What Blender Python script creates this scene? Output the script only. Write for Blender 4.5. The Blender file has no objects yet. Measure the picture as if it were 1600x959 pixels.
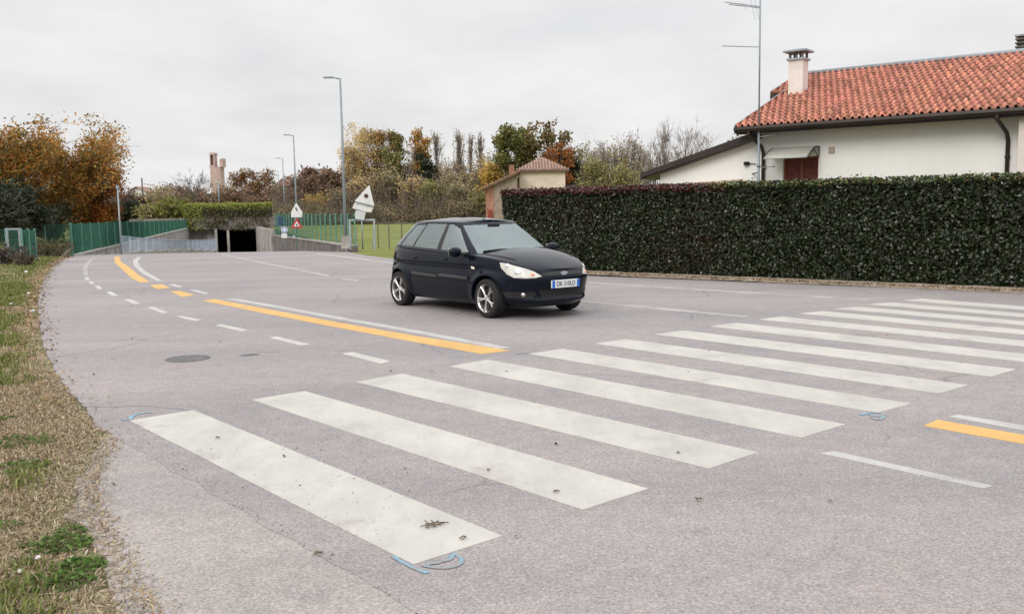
import bpy, bmesh, math, random
import numpy as np
from mathutils import Vector, Matrix, noise
from mathutils.geometry import delaunay_2d_cdt

S = bpy.context.scene
COL = S.collection
rng = np.random.default_rng(7)
random.seed(7)
PI = math.pi

# ------------------------------------------------------------------ camera
FPX, PITCH, ROLL, HCAM = 1425.0, .108, .016, 1.6
cp, sp, cr, sr = math.cos(PITCH), math.sin(PITCH), math.cos(ROLL), math.sin(ROLL)
FW = np.array([0, cp, -sp]); U0 = np.array([0, sp, cp]); R0 = np.array([1., 0, 0])
RT = R0*cr - U0*sr
UP = R0*sr + U0*cr
cam = bpy.data.cameras.new('camera'); camo = bpy.data.objects.new('camera', cam); COL.objects.link(camo)
cam.sensor_width = 36; cam.lens = 36*FPX/1600; cam.clip_end = 5000; cam.clip_start = .05
M = Matrix(((RT[0], UP[0], -FW[0], 0), (RT[1], UP[1], -FW[1], 0), (RT[2], UP[2], -FW[2], HCAM), (0, 0, 0, 1)))
camo.matrix_world = M
S.camera = camo

# ------------------------------------------------------------------ world, sun, exposure
SUN_EL, SUN_AZ = math.radians(33), math.radians(215)
w = bpy.data.worlds.new('World'); S.world = w; w.use_nodes = True
nt = w.node_tree; nt.nodes.clear()
def wn(t, **k):
    n = nt.nodes.new(t)
    for a, b in k.items(): setattr(n, a, b)
    return n
out = wn('ShaderNodeOutputWorld'); bg = wn('ShaderNodeBackground'); bg.inputs[1].default_value = .1
sky = wn('ShaderNodeTexSky', sky_type='NISHITA'); sky.sun_disc = False
sky.sun_elevation = SUN_EL; sky.sun_rotation = SUN_AZ; sky.air_density = 1.5; sky.dust_density = 4
tc = wn('ShaderNodeTexCoord'); sep = wn('ShaderNodeSeparateXYZ'); nt.links.new(tc.outputs['Generated'], sep.inputs[0])
# overcast deck: brighter towards the zenith (CIE overcast), soft cloud banks flattened towards the horizon
div = wn('ShaderNodeMath', operation='ADD'); div.inputs[1].default_value = .22; nt.links.new(sep.outputs[2], div.inputs[0])
vd = wn('ShaderNodeVectorMath', operation='DIVIDE'); nt.links.new(tc.outputs['Generated'], vd.inputs[0])
cmb = wn('ShaderNodeCombineXYZ')
for i in range(3): nt.links.new(div.outputs[0], cmb.inputs[i])
nt.links.new(cmb.outputs[0], vd.inputs[1])
nz = wn('ShaderNodeTexNoise'); nz.inputs['Scale'].default_value = 1.7; nz.inputs['Detail'].default_value = 5; nz.inputs['Roughness'].default_value = .55
nt.links.new(vd.outputs[0], nz.inputs['Vector'])
rmp = wn('ShaderNodeValToRGB'); nt.links.new(nz.outputs[0], rmp.inputs[0])
rmp.color_ramp.elements[0].position = .3; rmp.color_ramp.elements[0].color = (7.8, 7.82, 7.95, 1)
rmp.color_ramp.elements[1].position = .72; rmp.color_ramp.elements[1].color = (9.4, 9.37, 9.4, 1)
zr_ = wn('ShaderNodeMapRange'); nt.links.new(sep.outputs[2], zr_.inputs[0])
zr_.inputs[1].default_value = .22; zr_.inputs[2].default_value = 1; zr_.inputs[3].default_value = 1.0; zr_.inputs[4].default_value = 2.7
vm = wn('ShaderNodeVectorMath', operation='SCALE'); nt.links.new(rmp.outputs[0], vm.inputs[0]); nt.links.new(zr_.outputs[0], vm.inputs['Scale'])
mx = wn('ShaderNodeMixRGB'); mx.inputs[0].default_value = .95
nt.links.new(sky.outputs[0], mx.inputs[1]); nt.links.new(vm.outputs[0], mx.inputs[2])
nt.links.new(mx.outputs[0], bg.inputs[0]); nt.links.new(bg.outputs[0], out.inputs[0])
sl = bpy.data.lights.new('sun', 'SUN'); sl.energy = 1.5; sl.angle = math.radians(28); sl.color = (1, .965, .92)
so = bpy.data.objects.new('sun', sl); COL.objects.link(so)
sd = Vector((math.sin(SUN_AZ)*math.cos(SUN_EL), math.cos(SUN_AZ)*math.cos(SUN_EL), math.sin(SUN_EL)))
so.rotation_euler = sd.to_track_quat('Z', 'Y').to_euler()
S.view_settings.view_transform = 'Standard'; S.view_settings.look = 'None'
S.view_settings.exposure = 0.0; S.view_settings.gamma = 1
S.cycles.max_bounces = 6; S.cycles.transparent_max_bounces = 24
S.cycles.use_denoising = True

# ------------------------------------------------------------------ measuring helpers (metres from the surveyed photo)
def zr(Y):
    Y = np.asarray(Y, float); d = np.clip(Y-17, 0, 83)
    return -.00054*d*d
def ray(px, py): return FW + RT*(px-800)/FPX + UP*(479.5-py)/FPX
_ts = np.linspace(1, 75, 8000)[:, None]
def RG(px, py):                                # point of the road surface
    d = ray(px, py); P = np.array([0, 0, HCAM]) + d*_ts
    g = P[:, 2]-zr(P[:, 1]); i = int(np.argmax(g < 0))
    if g[i] >= 0: i = int(np.argmin(g))
    return P[i]
def AT(px, py, Y):
    d = ray(px, py); return np.array([0, 0, HCAM]) + d*(Y/d[1])

# ------------------------------------------------------------------ object helpers
def tag(o, label=None, cat=None, group=None, kind=None):
    if label: o['label'] = label
    if cat: o['category'] = cat
    if group: o['group'] = group
    if kind: o['kind'] = kind
    return o
def empty(name, loc=(0, 0, 0), rz=0, label=None, cat=None, group=None):
    o = bpy.data.objects.new(name, None); COL.objects.link(o); o.location = loc; o.rotation_euler = (0, 0, rz)
    o.empty_display_size = .1
    return tag(o, label, cat, group)
def npmesh(name, V, F, mat, parent=None, smooth=False, col=None, fcol=None, mats=None, midx=None):
    V = np.asarray(V, np.float32); me = bpy.data.meshes.new(name)
    if isinstance(F, np.ndarray):
        k = F.shape[1]; n = F.shape[0]
        me.vertices.add(len(V)); me.vertices.foreach_set('co', V.ravel())
        me.loops.add(n*k); me.polygons.add(n)
        me.polygons.foreach_set('loop_start', np.arange(0, n*k, k, dtype=np.int32))
        me.loops.foreach_set('vertex_index', F.astype(np.int32).ravel())
        me.update(calc_edges=True)
    else:
        me.from_pydata([tuple(map(float, v)) for v in V], [], [tuple(map(int, f)) for f in F])
    for m in (mats or [mat]): me.materials.append(m)
    if midx is not None: me.polygons.foreach_set('material_index', np.asarray(midx, np.int32))
    if smooth: me.polygons.foreach_set('use_smooth', np.ones(len(me.polygons), bool))
    if col is not None:
        a = me.color_attributes.new('Col', 'FLOAT_COLOR', 'POINT')
        c = np.ones((len(V), 4), np.float32); c[:, :3] = col; a.data.foreach_set('color', c.ravel())
    me.validate(); me.update()
    o = bpy.data.objects.new(name, me); COL.objects.link(o)
    if parent: o.parent = parent
    return o
class MB:
    def __init__(s): s.v = []; s.f = []; s.m = []; s.n = 0
    def add(s, V, F, m=0):
        V = [tuple(map(float, p)) for p in V]; s.v += V; s.f += [tuple(int(i)+s.n for i in f) for f in F]; s.m += [m]*len(F); s.n += len(V); return s
    def box(s, c, d, R=None, m=0, taper=1.0):
        c = np.array(c, float); d = np.array(d, float)/2; V = []
        for z in (-1, 1):
            t = taper if z > 0 else 1
            for x, y in ((-1, -1), (1, -1), (1, 1), (-1, 1)):
                p = np.array([x*d[0]*t, y*d[1]*t, z*d[2]]); V.append(c + (R @ p if R is not None else p))
        return s.add(V, [(0, 3, 2, 1), (4, 5, 6, 7), (0, 1, 5, 4), (1, 2, 6, 5), (2, 3, 7, 6), (3, 0, 4, 7)], m)
    def bar(s, a, b, wd, ht, m=0, up=(0, 0, 1)):
        a = np.array(a, float); b = np.array(b, float); d = b-a; L = np.linalg.norm(d); d /= L
        u = np.array(up, float); x = np.cross(d, u)
        if np.linalg.norm(x) < 1e-4: x = np.cross(d, (1, 0, 0))
        x /= np.linalg.norm(x); y = np.cross(x, d)
        R = np.stack([d, x, y], 1); return s.box((a+b)/2, (L, wd, ht), R, m)
    def tube(s, pts, rad, n=8, m=0, caps=True):
        P = np.array(pts, float); k = len(P); r = np.broadcast_to(rad, (k,)).astype(float)
        T = np.gradient(P, axis=0); T /= np.linalg.norm(T, axis=1)[:, None]+1e-9
        ref = np.array([0, 0, 1.]) if abs(T[0][2]) < .9 else np.array([1., 0, 0]); V = []
        for i in range(k):
            x = np.cross(T[i], ref); x /= np.linalg.norm(x)+1e-9; y = np.cross(x, T[i])
            for j in range(n):
                a = 2*PI*j/n; V.append(P[i]+r[i]*(x*math.cos(a)+y*math.sin(a)))
        F = [(i*n+j, i*n+(j+1) % n, (i+1)*n+(j+1) % n, (i+1)*n+j) for i in range(k-1) for j in range(n)]
        if caps: F += [tuple(range(n))[::-1], tuple((k-1)*n+j for j in range(n))]
        return s.add(V, F, m)
    def poly(s, P, d, m=0):                     # prism: polygon P extruded by vector d
        P = np.array(P, float); d = np.array(d, float); n = len(P)
        return s.add(list(P)+list(P+d), [tuple(range(n)), tuple(range(2*n-1, n-1, -1))]+[(i, (i+1) % n+0, (i+1) % n+n, i+n)[::-1] for i in range(n)], m)
    def lathe(s, prof, n=24, axis='z', c=(0, 0, 0), m=0):
        V = []
        for (r, h) in prof:
            for j in range(n):
                a = 2*PI*j/n; x, y = r*math.cos(a), r*math.sin(a)
                V.append({'z': (x, y, h), 'y': (x, h, y), 'x': (h, x, y)}[axis])
        V = np.array(V)+np.array(c); k = len(prof)
        F = [(i*n+j, i*n+(j+1) % n, (i+1)*n+(j+1) % n, (i+1)*n+j) for i in range(k-1) for j in range(n)]
        return s.add(V, F, m)
    def build(s, name, mat, parent=None, smooth=False, bevel=0, mats=None):
        o = npmesh(name, s.v, s.f, mat, parent, smooth, mats=mats, midx=s.m if mats else None)
        bm = bmesh.new(); bm.from_mesh(o.data); bmesh.ops.recalc_face_normals(bm, faces=bm.faces); bm.to_mesh(o.data); bm.free()
        if bevel:
            b = o.modifiers.new('bevel', 'BEVEL'); b.width = bevel; b.segments = 2; b.limit_method = 'ANGLE'
        return o
def rotm(a):
    return np.array([[math.cos(a), -math.sin(a), 0], [math.sin(a), math.cos(a), 0], [0, 0, 1]])

# ------------------------------------------------------------------ materials
class NT:
    def __init__(s, name):
        s.mat = bpy.data.materials.new(name); s.mat.use_nodes = True; s.t = s.mat.node_tree
        s.b = s.t.nodes['Principled BSDF']; s.o = s.t.nodes['Material Output']
        s.tc = s.t.nodes.new('ShaderNodeTexCoord')
    def n(s, t, **k):
        n = s.t.nodes.new(t)
        for a, b in k.items(): setattr(n, a, b)
        return n
    def l(s, a, b): s.t.links.new(a, b)
    def noise(s, scale, detail=4, rough=.6, vec=None, sc=None):
        n = s.n('ShaderNodeTexNoise'); n.inputs['Scale'].default_value = scale; n.inputs['Detail'].default_value = detail; n.inputs['Roughness'].default_value = rough
        v = vec or s.tc.outputs['Object']
        if sc:
            m = s.n('ShaderNodeMapping'); m.inputs['Scale'].default_value = sc; s.l(v, m.inputs[0]); v = m.outputs[0]
        s.l(v, n.inputs['Vector']); return n.outputs[0]
    def ramp(s, inp, stops):
        r = s.n('ShaderNodeValToRGB'); e = r.color_ramp.elements
        while len(e) < len(stops): e.new(.5)
        for i, (p, c) in enumerate(stops):
            e[i].position = p; e[i].color = (c, c, c, 1) if not hasattr(c, '__len__') else (*c, 1)
        s.l(inp, r.inputs[0]); return r.outputs[0]
    def mix(s, f, a, b, mode='MIX'):
        m = s.n('ShaderNodeMixRGB', blend_type=mode)
        for k, v in ((0, f), (1, a), (2, b)):
            if hasattr(v, 'links'): s.l(v, m.inputs[k])
            elif k == 0: m.inputs[0].default_value = v
            else: m.inputs[k].default_value = (*v, 1) if hasattr(v, '__len__') else (v, v, v, 1)
        return m.outputs[0]
    def bump(s, h, dist=.01, strength=1, chain=None):
        b = s.n('ShaderNodeBump'); b.inputs['Distance'].default_value = dist; b.inputs['Strength'].default_value = strength; s.l(h, b.inputs['Height'])
        if chain: s.l(chain, b.inputs['Normal'])
        s.l(b.outputs[0], s.b.inputs['Normal']); return b.outputs[0]
    def set(s, col=None, rough=None, metal=None, spec=None, coat=None):
        for k, v in (('Base Color', col), ('Roughness', rough), ('Metallic', metal), ('Specular IOR Level', spec), ('Coat Weight', coat)):
            if v is None: continue
            if hasattr(v, 'links'): s.l(v, s.b.inputs[k])
            else: s.b.inputs[k].default_value = (*v, 1) if hasattr(v, '__len__') else v
        return s.mat
def simple(name, c, rough=.6, metal=0, var=.12, scale=3, bump=0, spec=.4):
    m = NT(name); c = np.array(c)
    col = m.ramp(m.noise(scale, 5, .65), [(.3, tuple(c*(1-var*1.6))), (.7, tuple(np.minimum(c*(1+var), 1)))])
    if bump: m.bump(m.noise(scale*25, 3), bump)
    return m.set(col, rough, metal, spec)

# asphalt: aggregate speckle, blotches, dirt
def asphalt(name, base, warm, agg=1.0, light=1.0):
    m = NT(name); base = np.array(base)
    v = m.n('ShaderNodeTexVoronoi'); v.inputs['Scale'].default_value = 125; m.l(m.tc.outputs['Object'], v.inputs['Vector'])
    sepn = m.n('ShaderNodeSeparateColor'); m.l(v.outputs['Color'], sepn.inputs[0])
    stones = m.ramp(sepn.outputs[0], [(0, tuple(base*.76)), (.35, tuple(base*.93)), (.7, tuple(base*1.06)), (1, tuple(base*1.28))])
    fine = m.ramp(m.noise(55, 4, .75), [(.36, .78), (.5, 1.0), (.66, 1.22)])
    c = m.mix(.85*agg, stones, fine, 'MULTIPLY')
    mid = m.ramp(m.noise(7, 5, .6), [(.3, (.90, .90, .91)), (.7, (1.08, 1.06, 1.05))])
    c = m.mix(1, c, mid, 'MULTIPLY')
    big = m.ramp(m.noise(.28, 6, .62), [(.32, (.84, .85, .87)), (.5, (1, 1, 1)), (.72, tuple(np.array(warm)))])
    c = m.mix(1, c, big, 'MULTIPLY')
    streak = m.ramp(m.noise(.5, 4, .6, sc=(.35, 2.2, 1)), [(.42, .955), (.6, 1.03)])
    c = m.mix(.8, c, streak, 'MULTIPLY')
    trk = m.ramp(m.noise(.42, 3, .5, sc=(.12, 1.0, 1), vec=None), [(.40, (.90, .905, .92)), (.55, (1.02, 1.01, 1.0))])
    c = m.mix(.8, c, trk, 'MULTIPLY')
    wv = m.n('ShaderNodeMixRGB'); wv.inputs[0].default_value = .22; m.l(m.tc.outputs['Object'], wv.inputs[1]); nzc = m.n('ShaderNodeTexNoise'); nzc.inputs['Scale'].default_value = 1.6; nzc.inputs['Detail'].default_value = 5; m.l(m.tc.outputs['Object'], nzc.inputs['Vector']); m.l(nzc.outputs['Color'], wv.inputs[2])
    cv = m.n('ShaderNodeTexVoronoi', feature='DISTANCE_TO_EDGE'); cv.inputs['Scale'].default_value = .42; m.l(wv.outputs[0], cv.inputs['Vector'])
    crk = m.ramp(cv.outputs['Distance'], [(0, .55), (.0028, .78), (.0055, 1)]); msk = m.ramp(m.noise(.33, 3, .5), [(.50, 1), (.60, 0)])
    c = m.mix(1, c, m.mix(msk, crk, 1.0), 'MULTIPLY')
    stn = m.ramp(m.noise(1.5, 5, .75), [(.26, (.80, .80, .81)), (.36, (1, 1, 1))]); c = m.mix(.7, c, stn, 'MULTIPLY')
    hb = m.mix(.5, v.outputs['Distance'], m.noise(60, 3), 'MIX')
    m.bump(hb, .004, .55)
    return m.set(c, .88, 0, .28)
m_asphalt = asphalt('asphalt', (.274, .252, .248), (1.07, 1.04, 1.02))
m_oldasphalt = asphalt('old_asphalt', (.305, .280, .266), (1.08, 1.05, 1.02), .9)
def paint(name, c, wear, dirt=(.45, .42, .38)):
    m = NT(name); c = np.array(c)
    col = m.ramp(m.noise(1.1, 6, .68), [(.3, tuple(c*.84)), (.6, tuple(c)), (.8, tuple(np.minimum(c*1.08, 1)))])
    sc_ = m.ramp(m.noise(3.0, 6, .7, sc=(1, .3, 1)), [(.40, .90), (.55, 1)])
    col = m.mix(1, col, sc_, 'MULTIPLY')
    spots = m.ramp(m.noise(38, 3, .7), [(.28, .72), (.37, 1)])
    col = m.mix(.8, col, spots, 'MULTIPLY')
    # paint lost from the tops of the stones
    fac = m.ramp(m.mix(.62, m.noise(70, 3, .8), m.noise(1.6, 5, .7), 'MIX'), [(wear, 0.0), (wear+.05, 1.0)])
    col = m.mix(fac, dirt, col)
    m.bump(m.noise(70, 3), .002, .6)
    return m.set(col, .75, 0, .3)
m_white = paint('road_paint_white', (.455, .44, .405), .39, (.34, .31, .29))
m_whitew = paint('road_paint_thin', (.43, .42, .40), .40, (.28, .26, .25))
m_worn = paint('road_paint_worn', (.37, .35, .34), .46, (.27, .25, .24))
m_yellow = paint('road_paint_yellow', (.59, .36, .125), .388, (.40, .28, .14))
m_spray = paint('spray_blue', (.16, .36, .47), .50, (.24, .235, .24))

def foliage(name, trans=.3, rough=.55, spec=.3):
    m = NT(name); a = m.n('ShaderNodeAttribute', attribute_name='Col')
    m.set(a.outputs['Color'], rough, 0, spec)
    t = m.n('ShaderNodeBsdfTranslucent'); m.l(a.outputs['Color'], t.inputs[0])
    mx_ = m.n('ShaderNodeMixShader'); mx_.inputs[0].default_value = trans
    m.l(m.b.outputs[0], mx_.inputs[1]); m.l(t.outputs[0], mx_.inputs[2]); m.l(mx_.outputs[0], m.o.inputs[0])
    return m.mat
m_leaf = foliage('leaves'); m_hedgeleaf = foliage('hedge_leaves', .12, .36, .5); m_grass = foliage('grass_blades', .3, .7, .15)
m_litter = foliage('leaf_litter', .05, .85, .1)
m_bark = simple('bark', (.13, .11, .09), .9, 0, .35, 2.5)
m_barkpale = simple('bark_pale', (.33, .30, .26), .9, 0, .35, 1.2)
m_twig = simple('twigs', (.30, .25, .22), .9, 0, .25, .6)
m_twigdark = simple('twigs_dark', (.13, .11, .10), .9, 0, .25, .6)

# ground: soil, dead grass, green patches
m = NT('verge_ground')
n1 = m.noise(.55, 6, .62); n2 = m.noise(4.5, 6, .7); n3 = m.noise(40, 4, .7)
soil = m.ramp(n2, [(.3, (.17, .13, .095)), (.5, (.30, .235, .17)), (.72, (.42, .345, .25))])
green = m.ramp(n3, [(.3, (.08, .10, .03)), (.7, (.20, .22, .08))])
c = m.mix(m.ramp(n1, [(.40, 0), (.58, .8)]), soil, green)
c = m.mix(.9, c, m.ramp(n3, [(.3, .62), (.7, 1.3)]), 'MULTIPLY')
m.bump(n3, .02, .8); m_ground = m.set(c, .95, 0, .1)
m = NT('field_grass')
n1 = m.noise(.12, 6, .65); n3 = m.noise(9, 5, .7)
c = m.ramp(n1, [(.32, (.11, .125, .035)), (.5, (.165, .185, .05)), (.7, (.20, .20, .075))])
c = m.mix(.8, c, m.ramp(n3, [(.3, .7), (.7, 1.25)]), 'MULTIPLY')
m.bump(n3, .05, .6); m_field = m.set(c, .95, 0, .1)
# concrete
m = NT('concrete')
c = m.ramp(m.noise(1.2, 6, .7), [(.3, (.24, .22, .20)), (.6, (.40, .38, .345)), (.8, (.50, .475, .44))])
st = m.ramp(m.noise(1.6, 5, .7, sc=(1, 1, .12)), [(.38, .45), (.58, 1)])
c = m.mix(.75, c, st, 'MULTIPLY'); m.bump(m.noise(20, 4), .01, .4); m_conc = m.set(c, .9, 0, .2)
m_concdark = simple('stained_concrete', (.16, .14, .125), .95, 0, .4, 1.4, .01)
m = NT('render_white')
c = m.ramp(m.noise(.7, 5, .6), [(.3, (.74, .74, .71)), (.7, (.80, .795, .775))])
st = m.ramp(m.noise(1.1, 5, .7, sc=(1.5, 1.5, .18)), [(.30, .95), (.45, 1)])
c = m.mix(.7, c, st, 'MULTIPLY'); m.bump(m.noise(60, 3), .004, .35); m_render = m.set(c, .9, 0, .2)
m_cream = simple('render_cream', (.66, .555, .46), .9, 0, .1, 1.5, .01)
m_brown = simple('brown_metal', (.030, .020, .017), .45, 0, .2, 2)
m_brick = simple('old_brick', (.34, .17, .12), .9, 0, .35, 2.2, .01)
m_tower = simple('tower_brick', (.50, .36, .33), .9, 0, .15, .5)
m_wood = simple('shutter_wood', (.16, .035, .025), .55, 0, .3, 6)
m_galv = simple('galvanised', (.25, .285, .31), .5, .3, .12, 2)
m_galvl = simple('galvanised_light', (.32, .365, .385), .5, .2, .1, 2)
m_rail = simple('rail_blue_grey', (.38, .45, .53), .5, .1, .15, 2)
m_fgreen = simple('fence_green', (.022, .105, .072), .5, .0, .25, 2)
m_fpost = simple('post_green', (.12, .27, .21), .5, .0, .2, 2)
m_signback = simple('sign_back', (.66, .66, .64), .5, .0, .08, 2)
m_dark = simple('dark_interior', (.02, .018, .016), .9)
m_paper = simple('paper', (.58, .57, .56), .7, 0, .08)
m_iron = simple('cast_iron', (.12, .115, .115), .6, .2, .3, 12, .004)
m_leadgrey = simple('flashing', (.30, .33, .36), .5, .4, .12, 3)
m_black = simple('black_plastic', (.012, .012, .013), .5, 0, .1, 4)
m_rubber = simple('tyre_rubber', (.013, .012, .012), .8, 0, .2, 6)
m_alu = NT('wheel_alloy').set((.62, .61, .60), .28, .85)
m_chrome = NT('chrome').set((.8, .8, .8), .12, 1.0)
m_seat = simple('seat_cloth', (.10, .105, .11), .9)
m_skin = simple('skin', (.42, .26, .19), .55, 0, .06)
m_coat = simple('coat_cloth', (.14, .15, .18), .9, 0, .1, 8)
m_hair = simple('hair', (.045, .03, .02), .7, 0, .2, 20)
mp = NT('car_paint'); fl = mp.ramp(mp.noise(400, 2), [(.4, (.0035, .0055, .011)), (.7, (.006, .009, .018))])
mp.set(fl, .4, .12, .0, 1.0); mp.b.inputs['Coat Roughness'].default_value = .02; mp.b.inputs['Coat IOR'].default_value = 1.27; m_paint = mp.mat
def glassmat(name, tint, refl, rough=.02, absorb=.6):
    m = NT(name); t = m.t; t.nodes.remove(m.b)
    tr = m.n('ShaderNodeBsdfTransparent'); tr.inputs[0].default_value = (*[x*absorb for x in tint], 1)
    gl = m.n('ShaderNodeBsdfGlossy'); gl.inputs['Roughness'].default_value = rough; gl.inputs[0].default_value = (*tint, 1)
    fr = m.n('ShaderNodeFresnel'); fr.inputs[0].default_value = 1.52
    mr = m.n('ShaderNodeMapRange'); m.l(fr.outputs[0], mr.inputs[0]); mr.inputs[3].default_value = refl; mr.inputs[4].default_value = 1
    mxs = m.n('ShaderNodeMixShader'); m.l(mr.outputs[0], mxs.inputs[0]); m.l(tr.outputs[0], mxs.inputs[1]); m.l(gl.outputs[0], mxs.inputs[2])
    m.l(mxs.outputs[0], m.o.inputs[0]); return m.mat
m_glass = glassmat('windscreen_glass', (.84, .96, .98), .155, .02, .9)
m_sglass = glassmat('side_glass', (.84, .94, .92), .20, .02, .9)
m_lens = glassmat('lamp_lens', (1, 1, 1), .10, .03, .95)

# ------------------------------------------------------------------ terrain and road
HU = np.array([.774, -.634, 0]); HV = np.array([.634, .774, 0])          # along and across the hedge
def pxl(l): return [RG(*p)[:2] for p in l]
left_edge_px = [(112, 400), (98, 406), (84, 416), (74, 428), (66, 445), (61, 462), (60, 480), (62, 505), (66, 530), (74, 556), (86, 580), (100, 600), (118, 622), (138, 646), (160, 668), (196, 690)]
newer_px = left_edge_px + [(250, 722), (330, 770), (420, 822), (520, 878), (600, 925), (650, 958)]
LE = pxl(newer_px)
LW0, LW1 = np.array([-24.0, 50.]), np.array([-34.0, 97.])                # left retaining wall of the ramp
RW0, RW1 = np.array([-7.6, 44.5]), np.array([-21.6, 84.])                # right retaining wall
hedgeA, hedgeB = RG(925, 428), RG(1600, 455)
redge = [RG(1900, 466)[:2]+HU[:2]*12, RG(1600, 457)[:2], RG(1300, 446)[:2], RG(1100, 438)[:2], RG(925, 431)[:2], RG(760, 418)[:2], RG(650, 408.5)[:2], np.array([-5.9, 37.]), np.array([-7.9, 44.4])]
road_poly = [np.array(p) for p in LE] + [np.array([1.2, -8.]), np.array([12., -22.]), np.array([34., -8.])] + redge + [RW1+np.array([-.2, 0]), np.array([-26.6, 99.]), np.array([-29.8, 108.]), np.array([-37.5, 108.]), LW1+np.array([.2, 0]), LW0+np.array([.2, 0])]
road_poly = np.array(road_poly)
old_px = [(175, 672), (150, 700), (128, 730), (120, 765), (122, 800), (140, 840), (160, 880), (180, 920), (205, 958)]
old_poly = [RG(160, 660)[:2]] + pxl(old_px) + [np.array([-.9, 0.]), np.array([-.6, -9.]), np.array([3., -9.]), np.array([1.5, 2.8])] + [p for p in pxl([(680, 930), (480, 810), (320, 725), (240, 678), (205, 655)])]
old_poly = np.array(old_poly)

def seg_dist(P, poly, closed=True):
    P = np.asarray(P, float); d = np.full(len(P), 1e9); n = len(poly)
    for i in range(n if closed else n-1):
        a = poly[i]; b = poly[(i+1) % n]; ab = b-a
        t = np.clip(((P-a) @ ab)/(ab @ ab+1e-12), 0, 1); q = a+t[:, None]*ab
        d = np.minimum(d, np.hypot(*(P-q).T))
    return d
def inside(P, poly):
    P = np.asarray(P, float); c = np.zeros(len(P), bool); n = len(poly)
    for i in range(n):
        a = poly[i]; b = poly[(i+1) % n]
        if a[1] == b[1]: continue
        cond = ((a[1] > P[:, 1]) != (b[1] > P[:, 1])) & (P[:, 0] < (b[0]-a[0])*(P[:, 1]-a[1])/(b[1]-a[1])+a[0]); c ^= cond
    return c
def sstep(x, a, b):
    t = np.clip((x-a)/(b-a), 0, 1); return t*t*(3-2*t)
def TZ(P):                                      # terrain height
    P = np.asarray(P, float); d = seg_dist(P, road_poly); d[inside(P, road_poly)] = 0
    X, Y = P[:, 0], P[:, 1]
    z = zr(np.minimum(Y, 52))*np.exp(-(d/5)**2)*(1-sstep(Y, 52, 80))
    z += -.25*np.exp(-((Y-52)/16)**2)*sstep(X, -22, -8)*(1-np.exp(-(d/5)**2))
    # low grassy bank beside the road on the left
    bank = (X < -5)*sstep(Y, 8, 20)*(1-sstep(Y, 48, 60))*(1-np.exp(-(d/2.2)**2))
    z += .10*bank*sstep(-X, 5, 9)
    wob = np.array([noise.noise((x*.6, y*.6, 0)) for x, y in P])*.035*np.clip(d/1.0, 0, 1)
    z += wob*np.exp(-((Y/60)**2))
    return z - np.where(d <= 0, .04, .012)
def cdt_sheet(name, poly, step, zf, mat, bounds=None, extra=None, hole=None, keep_in=True, kind='structure', skirt=0):
    """triangulated sheet: outline + interior points"""
    V = [Vector((float(p[0]), float(p[1]))) for p in poly]; n0 = len(V)
    E = [(i, (i+1) % n0) for i in range(n0)]
    if hole is not None:
        h0 = len(V); V += [Vector((float(p[0]), float(p[1]))) for p in hole]; E += [(h0+i, h0+(i+1) % len(hole)) for i in range(len(hole))]
    if extra is not None: V += [Vector((float(a), float(b))) for a, b in extra]
    vo, eo, fo, *_ = delaunay_2d_cdt(V, E, [], 1 if hole is None else 0, 1e-5)
    P = np.array([(v.x, v.y) for v in vo]); F = np.array([f for f in fo])
    if hole is not None:
        c = P[F].mean(1); k = inside(c, np.asarray(poly)) & ~inside(c, np.asarray(hole)); F = F[k]
    z = zf(P); P3 = np.column_stack([P, z])
    if skirt:                                   # turned-down rim, so that no gap shows under the edge
        nb = len(poly); k0 = len(P3); near = [int(np.argmin(np.hypot(*(P-q).T))) for q in np.asarray(poly, float)]
        P3 = np.vstack([P3, P3[near], P3[near]-[0, 0, skirt]]); F = [tuple(f) for f in F]+[(k0+i, k0+(i+1) % nb, k0+nb+(i+1) % nb, k0+nb+i) for i in range(nb) if near[i] != near[(i+1) % nb]]
    o = npmesh(name, P3, F, mat, smooth=True)
    bm = bmesh.new(); bm.from_mesh(o.data)
    for f in bm.faces:
        if f.normal.z < 0: f.normal_flip()
    bm.to_mesh(o.data); bm.free()
    if kind: o['kind'] = kind
    return o
def densify(poly, step, jit=0, closed=True):
    out = []; n = len(poly)
    for i in range(n if closed else n-1):
        a = np.array(poly[i], float); b = np.array(poly[(i+1) % n], float); L = np.linalg.norm(b-a); k = max(1, int(L/step))
        for j in range(k):
            p = a+(b-a)*j/k
            if jit: p = p+np.array([noise.noise((p[0]*3, p[1]*3, 1)), noise.noise((p[0]*3, p[1]*3, 5))])*jit+rng.normal(0, jit*.25, 2)
            out.append(p)
    if not closed: out.append(np.array(poly[-1], float))
    return np.array(out)
# road surface, its near left edge ragged
le = densify(LE, .12, .035, closed=False); le = np.array([p for p in le])
rp = np.vstack([le, road_poly[len(LE):]])
gx, gy = np.meshgrid(np.arange(-38, 34, 1.5), np.arange(-20, 108, 1.5)); g = np.column_stack([gx.ravel(), gy.ravel()])
g = g[inside(g, rp) & (seg_dist(g, rp) > .5)]
road = cdt_sheet('road', rp, 0, lambda P: zr(P[:, 1]), m_asphalt, extra=g, skirt=.03)
op = densify(old_poly, .12, .10)
g2 = rng.uniform((-4, -8), (3, 12), (200, 2)); g2 = g2[inside(g2, op) & (seg_dist(g2, op) > .3)]
# old tarmac apron, a step lower than the newer surfacing
o_old = cdt_sheet('old_pavement', op, 0, lambda P: np.full(len(P), -.003), m_oldasphalt, extra=g2, skirt=.03)

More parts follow.
